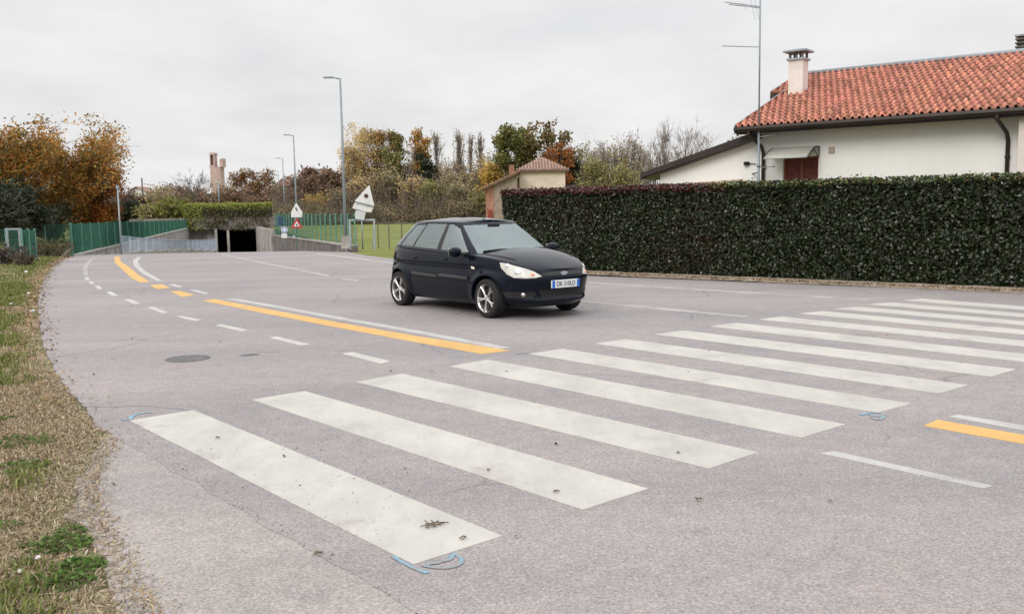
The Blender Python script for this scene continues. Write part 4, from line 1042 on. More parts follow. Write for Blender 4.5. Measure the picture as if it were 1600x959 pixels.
# roof tiles: curved pan tiles, a step per course, colour per tile
tile_m = NT('roof_tiles'); at = tile_m.n('ShaderNodeAttribute', attribute_name='Col'); c = tile_m.mix(1, at.outputs['Color'], tile_m.ramp(tile_m.noise(6, 5, .7), [(.3, (.78, .76, .74)), (.7, (1.12, 1.12, 1.1))]), 'MULTIPLY'); c = tile_m.mix(tile_m.ramp(tile_m.noise(1.1, 6, .7), [(.6, 0), (.8, .35)]), c, (.20, .16, .12)); tile_m = tile_m.set(c, .85, 0, .2)
def tiled(name, fn, ns_, nt_, tw, tl, parent, base=(.52, .225, .16), amp=.075, keep=None, off=None, skew=0, lo=None, hi=None):
    """fn(a, b) -> point on the roof plane at a metres along, b metres up; returns points raised along the normal"""
    o_, ua, ub, nn = fn; prof = np.array([(0, 0), (.10, .15), (.22, .75), (.36, 1), (.50, .75), (.62, .15), (.74, 0), (.88, .0)])
    V = []; F = []; C = []
    for j in range(nt_):
        for i in range(ns_):
            if keep and not keep((i+.5)*tw, (j+.5)*tl): continue
            cc = np.array(base)*(1+rng.normal(0, .13))*(1+rng.normal(0, .04, 3)); cc = cc*(.72 if rng.random() < .06 else 1)
            k0 = len(V); jx = rng.normal(0, .004); jy = rng.normal(0, .006)
            cols_ = list(prof)+[(1.0, 0)]
            AA = lambda pa, bb: min(max((i+pa)*tw+jx+skew*bb, lo(bb) if lo else -99), hi if hi else 999)
            if max(AA(1, j*tl+tl), AA(1, j*tl-.03))-min(AA(0, j*tl), AA(0, j*tl+tl)) < .02: continue
            for (bb, lift) in ((j*tl-.03+jy, .030), (j*tl+tl*.5, .014), ((j+1)*tl, .002)):
                for (pa, ph) in cols_:
                    V.append(o_+ua*AA(pa, bb)+ub*bb+nn*(ph*amp+lift)); C.append(cc*(.50 if ph < .1 else 1.0))  # troughs coloured darker to strengthen the shadow lines between tile columns
            # front lip
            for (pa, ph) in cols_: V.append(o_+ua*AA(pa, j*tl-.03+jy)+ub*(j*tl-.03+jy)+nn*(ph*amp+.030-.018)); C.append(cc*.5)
            m_ = len(cols_)
            for r in range(2):
                for q in range(m_-1): F.append((k0+r*m_+q, k0+r*m_+q+1, k0+(r+1)*m_+q+1, k0+(r+1)*m_+q))
            for q in range(m_-1): F.append((k0+3*m_+q, k0+3*m_+q+1, k0+q+1, k0+q))
    V = np.array(V)
    if off is not None: V = V-off
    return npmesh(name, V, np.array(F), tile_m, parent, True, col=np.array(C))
nn = np.cross(hu, hv*1+np.array([0, 0, SL])); nn /= np.linalg.norm(nn); ub = hv+np.array([0, 0, SL]); ul = np.linalg.norm(ub); ub = ub/ul
RL = RT_*ul; JOG = 3.6*ul; tl = RL/17; 
tiled('roof', (HP(-.45, 0, ZE), hu, ub, nn), 106, 17, .185, tl, house, off=ho, skew=-.34, lo=lambda b: .45 if b < JOG-.02 else 0, hi=18.0)
roof = [c for c in house.children if c.name.startswith('roof')][0]
b_ = MB()
b_.poly([HP(0, .04, ZE-.04), HP(0, RT_, ZE+SL*RT_-.04), HP(17.6, RT_, ZE+SL*RT_-.04), HP(17.6, .04, ZE-.04)], -nn*.12)
b_.poly([HP(-.45, 3.62, ZE-.04+SL*3.62), HP(-.45, RT_, ZE+SL*RT_-.04), HP(-.003, RT_, ZE+SL*RT_-.04), HP(-.003, 3.62, ZE-.04+SL*3.62)], -nn*.12)
b_.poly([HP(-.45, RT_+.003, ZE+SL*RT_-.04), HP(-.45, 2*RT_, ZE-.04), HP(17.6, 2*RT_, ZE-.04), HP(17.6, RT_+.003, ZE+SL*RT_-.04)], -np.array([-nn[0], -nn[1], nn[2]])*.12)
hb_('roof_deck', b_, simple('roof_boards', (.035, .022, .018), .8), roof)
b_ = MB()   # eaves gutter + fascia, rakes
gut = [(-.055, .02), (-.065, -.05), (-.05, -.10), (0, -.13), (.05, -.10)]
b_.poly([HP(-.02, -.14, ZE-.0), HP(-.02, -.15, ZE-.07), HP(-.02, -.10, ZE-.135), HP(-.02, -.02, ZE-.14), HP(-.02, .03, ZE-.07), HP(-.02, .03, ZE-.0)], hu*17.6)
b_.poly([HP(-.02, .035, ZE-.20), HP(-.02, .075, ZE-.20), HP(-.02, .075, ZE-.045), HP(-.02, .035, ZE-.045)], hu*17.6)
hb_('gutter', b_, m_brown, roof)
b_ = MB()
b_.poly([HP(-.05, -.02, ZE+.03), HP(-.05, 3.6, ZE+SL*3.6+.05), HP(-.05, 3.6, ZE+SL*3.6-.16), HP(-.05, -.02, ZE-.17)], hu*.045)
b_.poly([HP(-.50, 3.58, ZE+SL*3.58+.05), HP(-.50, RT_, ZE+SL*RT_+.06), HP(-.50, RT_, ZE+SL*RT_-.14), HP(-.50, 3.58, ZE+SL*3.58-.17)], hu*.045)
b_.poly([HP(-.455, 3.56, ZE+SL*3.58+.02), HP(-.0, 3.56, ZE+SL*3.58+.02), HP(-.0, 3.56, ZE+SL*3.58-.17), HP(-.455, 3.56, ZE+SL*3.58-.17)], hv*.04)
hb_('rake_board', b_, m_brown, roof)
b_ = MB(); zt_ = ZE+SL*RT_+.05; b_.tube([HP(-.5, RT_, zt_), HP(17.6, RT_, zt_)], .075, 8); hb_('ridge_cap', b_, m_leadgrey, roof, True)
b_ = MB(); b_.tube([HP(-.03, .0, ZE+.06), HP(-.03, 3.6, ZE+SL*3.6+.07)], .03, 6); b_.tube([HP(-.48, 3.6, ZE+SL*3.6+.07), HP(-.48, RT_, zt_)], .03, 6); hb_('verge_flashing', b_, m_leadgrey, roof, True)
b_ = MB(); wallq(b_, .0, 17.6, ZE-.045, ZE-.02, .08, .70); hb_('soffit', b_, simple('soffit', (.34, .30, .22), .9), roof)
# downpipes
def downpipe(s_, zt_=ZE-.1):
    b = MB(); b.tube([HP(s_, -.05, zt_), HP(s_, -.05, zt_-.12), HP(s_+.06, .2, zt_-.26), HP(s_+.12, WF-.16, zt_-.42), HP(s_+.14, WF-.08, zt_-.60), HP(s_+.14, WF-.08, 0)], .05, 10); b.tube([HP(s_+.14, WF-.08, 2.6), HP(s_+.14, WF-.08, 2.66)], .062, 10); return hb_('downpipe', b, m_brown, house, True)
downpipe(.38); downpipe(6.45)
# shutters in the doorway
b_ = MB(); 
for k, (a0, a1) in enumerate(((DX0+.06, (DX0+DX1)/2-.03), ((DX0+DX1)/2+.03, DX1-.06))):
    wallq(b_, a0, a1, .2, DZ-.06, WF+.14, .04)
    for z in np.arange(.5, DZ-.15, .07): wallq(b_, a0+.05, a1-.05, z, z+.035, WF+.115, .03)
dr = hb_('shutter_door', b_, m_wood); b_ = MB(); wallq(b_, DX0, DX0+.055, .2, DZ, WF+.10, .10); wallq(b_, DX1-.055, DX1, .2, DZ, WF+.10, .10); wallq(b_, DX0+.055, DX1-.055, DZ-.055, DZ, WF+.10, .10); wallq(b_, (DX0+DX1)/2-.028, (DX0+DX1)/2+.028, .2, DZ-.056, WF+.12, .06); hb_('door_frame', b_, simple('frame_wood', (.24, .08, .05), .6, 0, .2, 6), dr)
b_ = MB(); wallq(b_, DX0, DX1, -.05, .2, WF+.02, .25); hb_('door_step', b_, m_conc, dr)
# curved awning
aw = empty('awning'); aw.parent = house
AS0, AS1 = .86, 2.04; prof = [(0, 3.12), (.18, 3.12), (.36, 3.08), (.55, 3.0), (.72, 2.91), (.88, 2.80)]
b_ = MB(); V = []; 
for s_ in np.linspace(AS0, AS1, 8):
    for t, z in prof: V.append(HP(s_, WF-t-.005, z))
k = len(prof); b_.add(V, [(i*k+j, i*k+j+1, (i+1)*k+j+1, (i+1)*k+j) for i in range(7) for j in range(k-1)]); cv = hb_('canopy', b_, simple('awning_sheet', (.36, .35, .31), .5, 0, .12, 2), aw, True); md = cv.modifiers.new('s', 'SOLIDIFY'); md.thickness = .012
for s_ in (AS0-.02, AS1+.02):
    b_ = MB(); b_.tube([HP(s_, WF-t-.01, z-.01) for t, z in prof], .016, 8); b_.tube([HP(s_, WF-.02, 3.12), HP(s_, WF-.03, 2.86), HP(s_, WF-.10, 2.82), HP(s_, WF-.22, 2.92), HP(s_, WF-.40, 3.02), HP(s_, WF-.60, 2.95)], .014, 8); hb_('bracket', b_, m_brown, aw, True)
b_ = MB(); b_.tube([HP(AS0, WF-.88, 2.80), HP(AS1, WF-.88, 2.80)], .014, 8); hb_('front_rail', b_, m_galvl, aw, True)
b_ = MB(); wallq(b_, 2.31, 2.47, 2.90, 3.08, WF-.012, .02); wv = hb_('wall_vent', b_, simple('vent_frame', (.34, .30, .22), .7)); b_ = MB()
for k in range(4): wallq(b_, 2.335, 2.445, 2.925+.035*k, 2.948+.035*k, WF-.02, .012)
hb_('vent_slats', b_, m_cream, wv)
# rendered chimney with flat cap on short legs
def ch(s_, t_, z0, z1, wd, name, cap):
    c_ = HP(s_, t_, (z0+z1)/2); R_ = np.stack([hu, hv, np.array([0, 0, 1.])], 1); b = MB(); b.box(c_, (wd, wd, z1-z0), R_); r = hb_(name, b, simple('chimney_render', (.68, .63, .59), .9, 0, .08), roof)
    if cap == 'slab':
        b = MB(); b.box(HP(s_, t_, z1+.03), (wd+.10, wd+.10, .058), R_)
        hb_('collar', b, m_leadgrey, r); b = MB()
        for a in (-1, 0, 1):
            for c2 in (-1, 1): b = MB(); b.box(HP(s_+a*wd*.42, t_+c2*wd*.42, z1+.15), (.06, .06, .18), R_); hb_('cap_leg', b, m_concdark, r)
        b = MB(); b.box(HP(s_, t_, z1+.265), (wd+.26, wd+.26, .05), R_); b.box(HP(s_, t_, z1+.323), (wd+.12, wd+.12, .06), R_, taper=.35); hb_('cap', b, m_leadgrey, r)
        b = MB(); b.box(HP(s_-.02, t_-.05, z0+.42), (wd+.12, wd+.15, .05), np.stack([hu, ub, nn], 1)); hb_('flashing', b, m_leadgrey, r)
    else:
        for k in range(3): b = MB(); b.box(HP(s_, t_, z1+.05+.11*k), (wd+.05, wd+.05, .045), R_); hb_('louvre', b, m_concdark, r)
        b = MB(); b.box(HP(s_, t_, z1+.16), (wd*.8, wd*.8, .36), R_); hb_('flue', b, m_concdark, r); b = MB(); b.box(HP(s_, t_, z1+.37), (wd+.08, wd+.08, .05), R_); hb_('cap', b, m_leadgrey, r)
ch(.42, 3.45, 4.35, 5.84, .44, 'chimney', 'slab'); ch(5.95, 6.5, 5.2, 5.93, .40, 'chimney', 'louvre')
# lean-to: white wall under a dark sloping rake
b_ = MB(); sl0, sl1 = -2.75, .455
def zl(s_): return 2.50+(s_+3.19)/3.69*1.02
b_.poly([HP(sl0, WF, -.1), HP(sl1, WF, -.1), HP(sl1, WF, zl(sl1)-.07), HP(sl0, WF, zl(sl0)-.07)], hv*.3); b_.poly([HP(sl0, WF+.3, -.1), HP(sl0, 8, -.1), HP(sl0, 8, zl(sl0)-.07), HP(sl0, WF+.3, zl(sl0)-.07)], hu*.3)
lw = hb_('side_wing_wall', b_, m_render)
b_ = MB(); b_.poly([HP(-3.22, WF-.36, zl(-3.19)+.085), HP(.45, WF-.36, zl(.45)+.095), HP(.45, WF-.36, zl(.45)-.10), HP(-3.22, WF-.36, zl(-3.19)-.06)], hv*.05)
b_.poly([HP(-3.25, WF-.30, zl(-3.25)-.01), HP(.45, WF-.30, zl(.45)-.01), HP(.45, WF-.30, zl(.45)-.09), HP(-3.25, WF-.30, zl(-3.25)-.09)], hv*8); hb_('side_wing_roof', b_, m_brown)
sd2 = hu*math.cos(.27)+np.array([0, 0, 1])*math.sin(.27)
tiled('side_wing_tiles', (HP(-3.19, WF-.3, zl(-3.19)), hv, sd2, np.cross(sd2, hv)*-1 if np.cross(sd2, hv)[2] < 0 else np.cross(sd2, hv)), 37, 10, .215, .375, house, off=ho)
b_ = MB(); b_.tube([HP(-.9, WF-.5, 2.24), HP(.3, WF-.5, 2.24)], .02, 6); b_.poly([HP(-1.7, WF-.9, 2.13), HP(-.1, WF-.9, 2.19), HP(-.1, WF-.02, 2.28), HP(-1.7, WF-.02, 2.22)], (0, 0, .03)); hb_('pergola_sheet', b_, simple('tan_sheet', (.45, .34, .22), .7))
b_ = MB(); b_.box(HP(.02, WF-.06, 2.74), (.14, .10, .10)); b_.tube([HP(.04, WF-.05, 2.74), HP(.30, WF-.05, 2.72)], .012, 6); hb_('wall_lamp', b_, m_black)
# stove pipe on the side wing
b_ = MB(); b_.tube([HP(-.85, 3.5, 3.0), HP(-.85, 3.5, 3.62)], .035, 8); b_.tube([HP(-.85, 3.5, 3.62), HP(-.85, 3.5, 3.68)], .06, 8); hb_('vent_pipe', b_, m_galv)
# television aerial mast
am = AT(1186, 272, 25.1); mast = empty('tv_aerial', (am[0], am[1], 1.6), 0, 'tall thin television aerial mast at the corner of the white house', 'aerial')
b_ = MB(); b_.tube([(0, 0, -1.6), (-.02, 0, 1.9)], .034, 8); b_.tube([(-.02, 0, 1.9), (-.03, 0, 6.4)], .022, 8); b_.tube([(-.02, 0, 1.0), (-.02, 0, 1.08)], .05, 8); b_.build('pole', m_galv, mast, True)
for zz_ in (.85, 2.0): b_ = MB(); b_.bar((-.02, 0, zz_), (.06, .95, zz_), .03, .03); b_.build('wall_bracket', m_brown, mast)
def yagi(z, L, els, d, tilt=0, drop=0):
    b = MB(); d = np.array(d, float); d /= np.linalg.norm(d); s_ = np.cross(d, (0, 0, 1.)); e = d*L+np.array([0, 0, drop]); o_ = np.array([-.03, 0, z]); b.bar(o_, o_+e, .02, .02)
    for q, hl, vv in els:
        c = o_+e*q; a = s_*math.cos(vv)*hl+np.array([0, 0, 1.])*math.sin(vv)*hl; b.tube([c-a, c+a], .006, 5)
    b.build('antenna', m_galv, mast)
MZ = lambda py: AT(1184, py, 25.1)[2]-1.6
yagi(MZ(13), .90, [(.97, .10, .2), (.75, .12, .2), (.5, .12, 1.0), (.25, .38, 1.15), (.12, .40, 1.15)], (-1, -.25, 0), 0, .06)
yagi(MZ(11), .98, [(1.0, .10, .3), (.8, .12, .3), (.6, .12, .3)], (-1, -.15, 0), 0, .10)
yagi(MZ(74), .98, [(.98, .06, 0), (.5, .05, 0)], (-1, .1, 0), 0, .06)
yagi(MZ(214), .50, [(.95, .10, .3), (.5, .18, -.5)], (1, -.2, 0), 0, .04)
yagi(MZ(262), .45, [(.9, .12, .3), (.5, .16, -.5)], (1, -.2, 0), 0, .02)

# ------------------------------------------------------------------ small cream house beyond the hedge
def boxh(name, px0, px1, yt, Y, depth, zb=0, label='', cat='house'):
    a = AT(px0, yt, Y); b = AT(px1, yt, Y); r = empty(name, ((a[0]+b[0])/2, Y+depth/2, zb), 0, label, cat); return r, (b[0]-a[0]), a[2]-zb
r, wd_, hh_ = boxh('cream_house', 812, 883, 266, 60, 3.2, 0, 'small cream house with a shallow hipped tile roof behind the hedge', 'house'); r.name = 'house'
b_ = MB(); b_.box((0, 0, hh_/2), (wd_, 3.2, hh_)); b_.build('wall', m_cream, r)
b_ = MB(); ov = .28; za = AT(845, 246, 61.6)[2]
b_.add([(-wd_/2-ov, -1.6-ov, hh_-.04), (wd_/2+ov, -1.6-ov, hh_-.04), (wd_/2+ov, 1.6+ov, hh_-.04), (-wd_/2-ov, 1.6+ov, hh_-.04), (-.15, 0, za), (.15, 0, za)], [(0, 1, 5, 4), (1, 2, 5), (2, 3, 4, 5), (3, 0, 4), (0, 3, 2, 1)]); rf = b_.build('roof', simple('old_tiles', (.26, .165, .13), .9, 0, .35, 3, .02), r)
b_ = MB()
for k in range(18):                                # rows of old barrel tiles on the front slope
    x = -wd_/2-ov+.1+k*(wd_+2*ov-.2)/17; f_ = 1-abs(x)/(wd_/2+ov); b_.tube([(x, -1.6-ov-.02, hh_+.0), (x, -1.6-ov+(1.6+ov)*f_*.97, hh_+(za-hh_)*f_*.97+.01)], .055, 6)
b_.build('tile_rows', simple('barrel_tiles', (.33, .215, .17), .9, 0, .35, 5), rf)
b_ = MB(); b_.box((0, 0, hh_-.09), (wd_+2*ov-.06, 3.2+2*ov-.06, .09)); b_.build('eaves', simple('eaves_wood', (.16, .10, .07), .8), rf)
# its lower brick wing with a mono-pitch roof
a0 = AT(758, 290, 58); a1 = AT(808, 264, 58); wing = empty('outbuilding', ((a0[0]+a1[0])/2, 58.5, 0), 0, 'low old brick outbuilding with sloping tiled roof beside the small cream house', 'outbuilding'); cx = (a0[0]+a1[0])/2
b_ = MB(); b_.poly([(a0[0]-cx+.55, 0, 0), (a1[0]-cx, 0, 0), (a1[0]-cx, 0, a1[2]-.25), (a0[0]-cx+.55, 0, a0[2]+.10)], (0, 3, 0)); b_.build('wall', simple('stained_render', (.30, .235, .19), .9, 0, .2, 2), wing)
b_ = MB(); b_.poly([(a0[0]-cx, -.01, 0), (a0[0]-cx+.545, -.01, 0), (a0[0]-cx+.545, -.01, a0[2]-.0), (a0[0]-cx, -.01, a0[2]-.13)], (0, 2.9, 0)); b_.build('brick_pier', m_brick, wing)
b_ = MB(); b_.poly([(a0[0]-cx-.25, -.35, a0[2]-.15), (a1[0]-cx+.1, -.35, a1[2]-.1), (a1[0]-cx+.1, -.35, a1[2]-.25), (a0[0]-cx-.25, -.35, a0[2]-.29)], (0, 3.6, 0)); rw = b_.build('roof', simple('old_tiles_dark', (.26, .16, .12), .9, 0, .35, 3), wing)
b_ = MB()
for k in range(14): q = k/13; b_.tube([(a0[0]-cx-.2+(a1[0]-a0[0]+.3)*q, -.42, a0[2]-.12+(a1[2]-a0[2])*q), (a0[0]-cx-.2+(a1[0]-a0[0]+.3)*q, 3.2, a0[2]-.12+(a1[2]-a0[2])*q)], .06, 6)
b_.build('tile_rows', simple('barrel_tiles_b', (.33, .19, .14), .9, 0, .35, 5), rw)
b_ = MB(); b_.box((a1[0]-cx-.35, .6, a1[2]-.0), (.34, .34, .6)); b_.build('chimney', m_brick, rw)
b_ = MB(); b_.box((a0[0]-cx+.27, -.03, .75), (.26, .05, 1.5)); b_.build('red_panel', simple('faded_red', (.25, .05, .04), .8, 0, .3, 4), wing)

# ------------------------------------------------------------------ ramp walls, underpass
def wall(name, A, B, zt0, zt1, zb, thick, mat, label, cat='wall', cop=True):
    A = np.array([*A, 0.]); B = np.array([*B, 0.]); d = (B-A)/np.linalg.norm(B-A); n_ = np.array([-d[1], d[0], 0]); mid = (A+B)/2
    r = empty(name, mid, 0, label, cat)
    b = MB(); P = [A-n_*thick/2, B-n_*thick/2]
    V = []
    N = 12
    for i in range(N+1):
        q = A+(B-A)*i/N; zt_ = zt0+(zt1-zt0)*i/N
        for s_ in (-1, 1):
            V += [q+n_*s_*thick/2+np.array([0, 0, zb])-mid, q+n_*s_*thick/2+np.array([0, 0, zt_])-mid]
    F = []
    for i in range(N):
        k = i*4; F += [(k, k+4, k+5, k+1), (k+2, k+3, k+7, k+6), (k+1, k+5, k+7, k+3)]
    F += [(0, 1, 3, 2), (N*4, N*4+2, N*4+3, N*4+1)]
    b.add(V, F); b.build('wall_body', mat, r)
    if cop:
        b = MB(); b.bar(A+[0, 0, zt0+.045]-mid, B+[0, 0, zt1+.045]-mid, thick+.10, .08); b.build('coping', m_conc, r)
    return r
wall('retaining_wall', LW0, LW1, -.66, .02, -4.6, .3, m_conc, 'pale concrete retaining wall under the long green fence at the left')
wall('retaining_wall', RW0, RW1, -.17, -.60, -4.6, .3, m_concdark, 'dark stained retaining wall right of the underpass')
PR = AT(401, 380, 95); wall('wing_wall', RW1+np.array([-.25, 0]), (PR[0]+.1, 95.2), -.02, .10, -4.6, .35, m_conc, 'light grey concrete wing wall beside the tunnel mouth', cop=False)
def X_(px, Y, py=350): return AT(px, py, Y)[0]
up = empty('underpass', (X_(375, 97), 97, 0), 0, 'low concrete road underpass with dark mouth below the ivy', 'underpass'); uo = np.array([X_(375, 97), 97, 0])
def ub_(name, b, mat, par=up): b.v = [tuple(np.array(v)-uo) for v in b.v]; return b.build(name, mat, par)
zs = AT(375, 357.5, 95)[2]
def bx(b, x0, x1, y0, y1, z0, z1): return b.box(((x0+x1)/2, (y0+y1)/2, (z0+z1)/2), (x1-x0, y1-y0, z1-z0))
AX = -.30
def sb(b, x0, x1, y0, y1, z0, z1): return b.poly([(x0, y0, z0), (x1, y0, z0), (x1, y0, z1), (x0, y0, z1)], (AX*(y1-y0), y1-y0, 0))
b_ = MB(); sb(b_, X_(214, 97), X_(436, 95), 95, 107, zs, zs+1.15); ub_('deck', b_, m_concdark)
b_ = MB(); sb(b_, X_(200, 97), X_(336, 96), 96.0, 107, -4.6, zs-.003); ub_('abutment', b_, m_conc)
b_ = MB(); sb(b_, X_(401, 95), X_(401, 95)+3.5, 95.4, 107, -4.6, zs-.003); ub_('abutment', b_, m_conc)
b_ = MB(); sb(b_, X_(353, 95), X_(357, 95), 95.1, 106.9, -4.6, zs-.003); ub_('pier', b_, m_conc)
b_ = MB(); sb(b_, X_(336.5, 95), X_(340.5, 95), 94.6, 95.3, -4.6, zs-.003); ub_('column', b_, m_conc)
b_ = MB(); bx(b_, X_(336, 96)-5, X_(401, 96)+1, 107.1, 107.5, -4.8, zs+.3); ub_('tunnel_dark_backing', b_, m_dark)  # near-black wall added across the through passage, standing in for its darkness
# ivy hanging over the deck
iv = empty('ivy', (X_(355, 95), 95, 0), 0, 'thick yellow-green ivy hedge hanging over the underpass', 'ivy'); 
b_ = MB(); xa, xb_ = X_(288, 95), X_(421, 95); b_.box((0, .9, 1.25), (xb_-xa-.3, 1.2, 2.0)); b_.build('stems', simple('ivy_core', (.03, .03, .015), .95), iv)
n = 15000; x = rng.uniform(xa, xb_, n); z = zs-.15+(2.62-zs)*rng.random(n)**.85; hang = np.array([noise.noise((a*.8, 1, 1)) for a in x]); z = np.maximum(z, zs-.15-.5*hang)
P = np.column_stack([x-X_(355, 95), np.abs(rng.normal(0, .16, n))*-1+.25+.15*np.array([noise.noise((a*.7, b*.9, 4)) for a, b in zip(x, z)]), z])
tp = rng.random(n) < .28; P[tp, 1] = rng.uniform(.1, 1.7, int(tp.sum())); P[tp, 2] = 2.33+rng.normal(0, .10, int(tp.sum()))+.22*np.array([noise.noise((a*.6, 3, 3)) for a in x[tp]])
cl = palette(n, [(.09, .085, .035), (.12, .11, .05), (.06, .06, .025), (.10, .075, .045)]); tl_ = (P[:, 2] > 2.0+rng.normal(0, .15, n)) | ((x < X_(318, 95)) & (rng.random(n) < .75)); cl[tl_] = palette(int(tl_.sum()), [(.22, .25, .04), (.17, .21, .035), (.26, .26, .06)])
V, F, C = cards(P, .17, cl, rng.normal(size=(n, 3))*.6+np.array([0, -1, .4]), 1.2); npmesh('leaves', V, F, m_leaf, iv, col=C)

# ------------------------------------------------------------------ fences and railing
def barfence(name, pts, label, post_step=2.0, bar_step=.07, depth=.026, mat=m_fgreen, pmat=m_fpost, bw=.007, cat='fence', rails=5, post=.06):
    """pts: list of (x, y, zbottom, ztop)"""
    P = np.array(pts, float); c0 = P[0, :2]; r = empty(name, (*c0, 0), 0, label, cat)
    s_ = np.r_[0, np.cumsum(np.hypot(*np.diff(P[:, :2], axis=0).T))]; L = s_[-1]; n = max(1, round(L/post_step))
    def at(q): return np.array([np.interp(q, s_, P[:, k]) for k in range(4)])
    for i in range(n+1):
        q = at(L*i/n); b = MB(); b.box((q[0]-c0[0], q[1]-c0[1], (q[2]+q[3])/2), (post, post, q[3]-q[2]+.08)); b.build('post', pmat, r)
    for i in range(n):
        a, e = at(L*i/n), at(L*(i+1)/n); b = MB(); m_ = max(2, int((L/n)/bar_step)); d = (e-a)[:2]; d /= np.linalg.norm(d); R_ = np.array([[d[0], -d[1], 0], [d[1], d[0], 0], [0, 0, 1]])
        for k in range(m_):
            q = a+(e-a)*(k+.5)/m_; b.box((q[0]-c0[0], q[1]-c0[1], (q[2]+q[3])/2+.02), (bw, depth, q[3]-q[2]-.06), R_)
        for k in range(rails):
            f_ = .03+.94*k/(rails-1); za_, zb_ = a[2]+(a[3]-a[2])*f_, e[2]+(e[3]-e[2])*f_; b.bar((a[0]-c0[0], a[1]-c0[1], za_+.02), (e[0]-c0[0], e[1]-c0[1], zb_+.02), .006, .012)
        b.build('fence_panel', mat, r)
    return r
def zpx(px, py, Y): return AT(px, py, Y)[2]
lf = []
for t in np.linspace(0, 1, 6):
    q = LW0+(LW1-LW0)*t; zc = -.66+.68*t+.085; lf.append((q[0], q[1], zc, 1.14-.26*t))
barfence('green_fence', lf, 'long green steel grating fence on the retaining wall left of the road', 2.2)
barfence('green_fence', [(LW0[0]-.9, 46.2, -.5, 1.12), (LW0[0]-.02, 49.9, -.58, 1.14)], 'short front end of the green grating fence standing on grass', 1.9)
rf_ = []
for t in np.linspace(0, 1, 6):
    q = RW0+(RW1-RW0)*t; rf_.append((q[0]+.02, q[1], -.17-.43*t+.085, 1.42-.02*t))
barfence('green_fence', rf_, 'green wire fence on the dark wall at the right of the underpass', 2.0, .20, .012, bw=.006)
# wire fence along the field, right of the gate frame
def pts_on(pxs, Y0, Y1, zb, zt):
    return [(X_(p, Y0+(Y1-Y0)*i/(len(pxs)-1)), Y0+(Y1-Y0)*i/(len(pxs)-1), zb, zt) for i, p in enumerate(pxs)]
barfence('field_fence', pts_on([590, 612, 640, 700, 770], 44.5, 38, -.2, 1.02), 'thin wire fence along the green field behind the car', 1.55, .22, .006, m_galv, simple('rusty_post', (.13, .10, .075), .8, .1, .3, 6), .005, rails=6, post=.045)
# gate by the left edge
gy = 33.; gx0 = X_(13, gy, 380); gx1 = X_(32, gy, 380); g_ = empty('gate', (gx0, gy, 0), 0, 'small green gate in a pale frame at the left edge', 'gate')
b_ = MB(); b_.box((0, 0, .6), (.075, .075, 1.14)); b_.build('post', m_galv, g_); b_ = MB(); b_.box((gx1-gx0, 0, .6), (.075, .075, 1.14)); b_.build('post', m_galv, g_); b_ = MB(); b_.box(((gx1-gx0)/2, 0, 1.13), (gx1-gx0-.1, .07, .07)); b_.build('top_bar', m_galv, g_)
b_ = MB()
for k in range(9): b_.box((.06+(gx1-gx0-.12)*k/8, 0, .57), (.012, .03, 1.0))
for z in (.1, .4, .75, 1.05): b_.box(((gx1-gx0)/2, 0, z), (gx1-gx0-.1, .02, .03))
b_.build('gate_leaf', m_fgreen, g_)
barfence('green_fence', [(gx1+.06, gy, .0, 1.10), (X_(53, 35.2), 35.2, -.02, 1.06)], 'short green fence panel to the right of the small gate', 1.3, .07)
barfence('green_fence', [(gx0-3, gy+.1, .0, 1.10), (gx0-.06, gy, .0, 1.12)], 'green fence panel left of the small gate, cut by the picture edge', 1.5, .07)
# blue grey railing between ramp and road
r0 = np.array([X_(188, 51.5), 51.5]); r1 = np.array([X_(336, 86), 86.]); rl = []
for t in np.linspace(0, 1, 9):
    q = r0+(r1-r0)*t; z0 = float(zr(q[1])) + .02+.45*t; zt_ = [.42, .31][0] if t == 0 else None
    ztop_ = zpx(188, 369, 51.5)*(1-t)+zpx(336, 373.5, 86)*t - .16*math.sin(PI*min(1, t*1.0))**.6
    rl.append((q[0], q[1], max(z0, ztop_-1.05), ztop_))
rail = barfence('railing', rl, 'blue-grey steel railing between the cycle ramp and the road', 2.0, .19, .02, m_rail, m_rail, .012, 'railing', 2, .07)
b_ = MB(); 
for i in range(8): b_.bar((rl[i][0]-r0[0], rl[i][1]-r0[1], rl[i][3]), (rl[i+1][0]-r0[0], rl[i+1][1]-r0[1], rl[i+1][3]), .06, .05)
b_.build('hand_rail', m_rail, rail)
V = []; b_ = MB()
for i in range(8):
    a, e = rl[i], rl[i+1]; b_.poly([(a[0]-r0[0]-.15, a[1]-r0[1], -4.5), (a[0]-r0[0]+.15, a[1]-r0[1], -4.5), (a[0]-r0[0]+.15, a[1]-r0[1], a[2]), (a[0]-r0[0]-.15, a[1]-r0[1], a[2])], (e[0]-a[0], e[1]-a[1], 0))
b_.build('plinth', m_conc, rail)

# ------------------------------------------------------------------ street lamps, poles, signs
def lamp(px, ytop, Y, label, zb=-.25, base=True, tilt=0):
    p = AT(px, ytop, Y); H = p[2]-zb; r = empty('street_lamp', (p[0]+.0, Y, zb), 0, label, 'street lamp', 'street lamps along the underpass road')
    b = MB(); b.tube([(0, 0, 0), (0, 0, H*.5), (0, 0, H)], [.085, .07, .045], 10); b.build('pole', m_galv, r, True)
    b = MB(); b.tube([(.02, 0, H-.03), (-.25, 0, H+.03), (-.32, 0, H+.045)], .03, 8); b.build('arm', m_galv, r, True)
    b = MB(); b.box((-.55, 0, H+.07), (.56, .20, .07), taper=.8); h = b.build('lamp_head', m_galv, r, bevel=.02); b = MB(); b.box((-.56, 0, H+.025), (.40, .15, .02)); b.build('lens', simple('lamp_glass', (.5, .5, .48), .3), h)
    if base: b = MB(); b.box((0, 0, .28), (.42, .42, .62), taper=.9); b.build('concrete_base', m_conc, r)
    return r
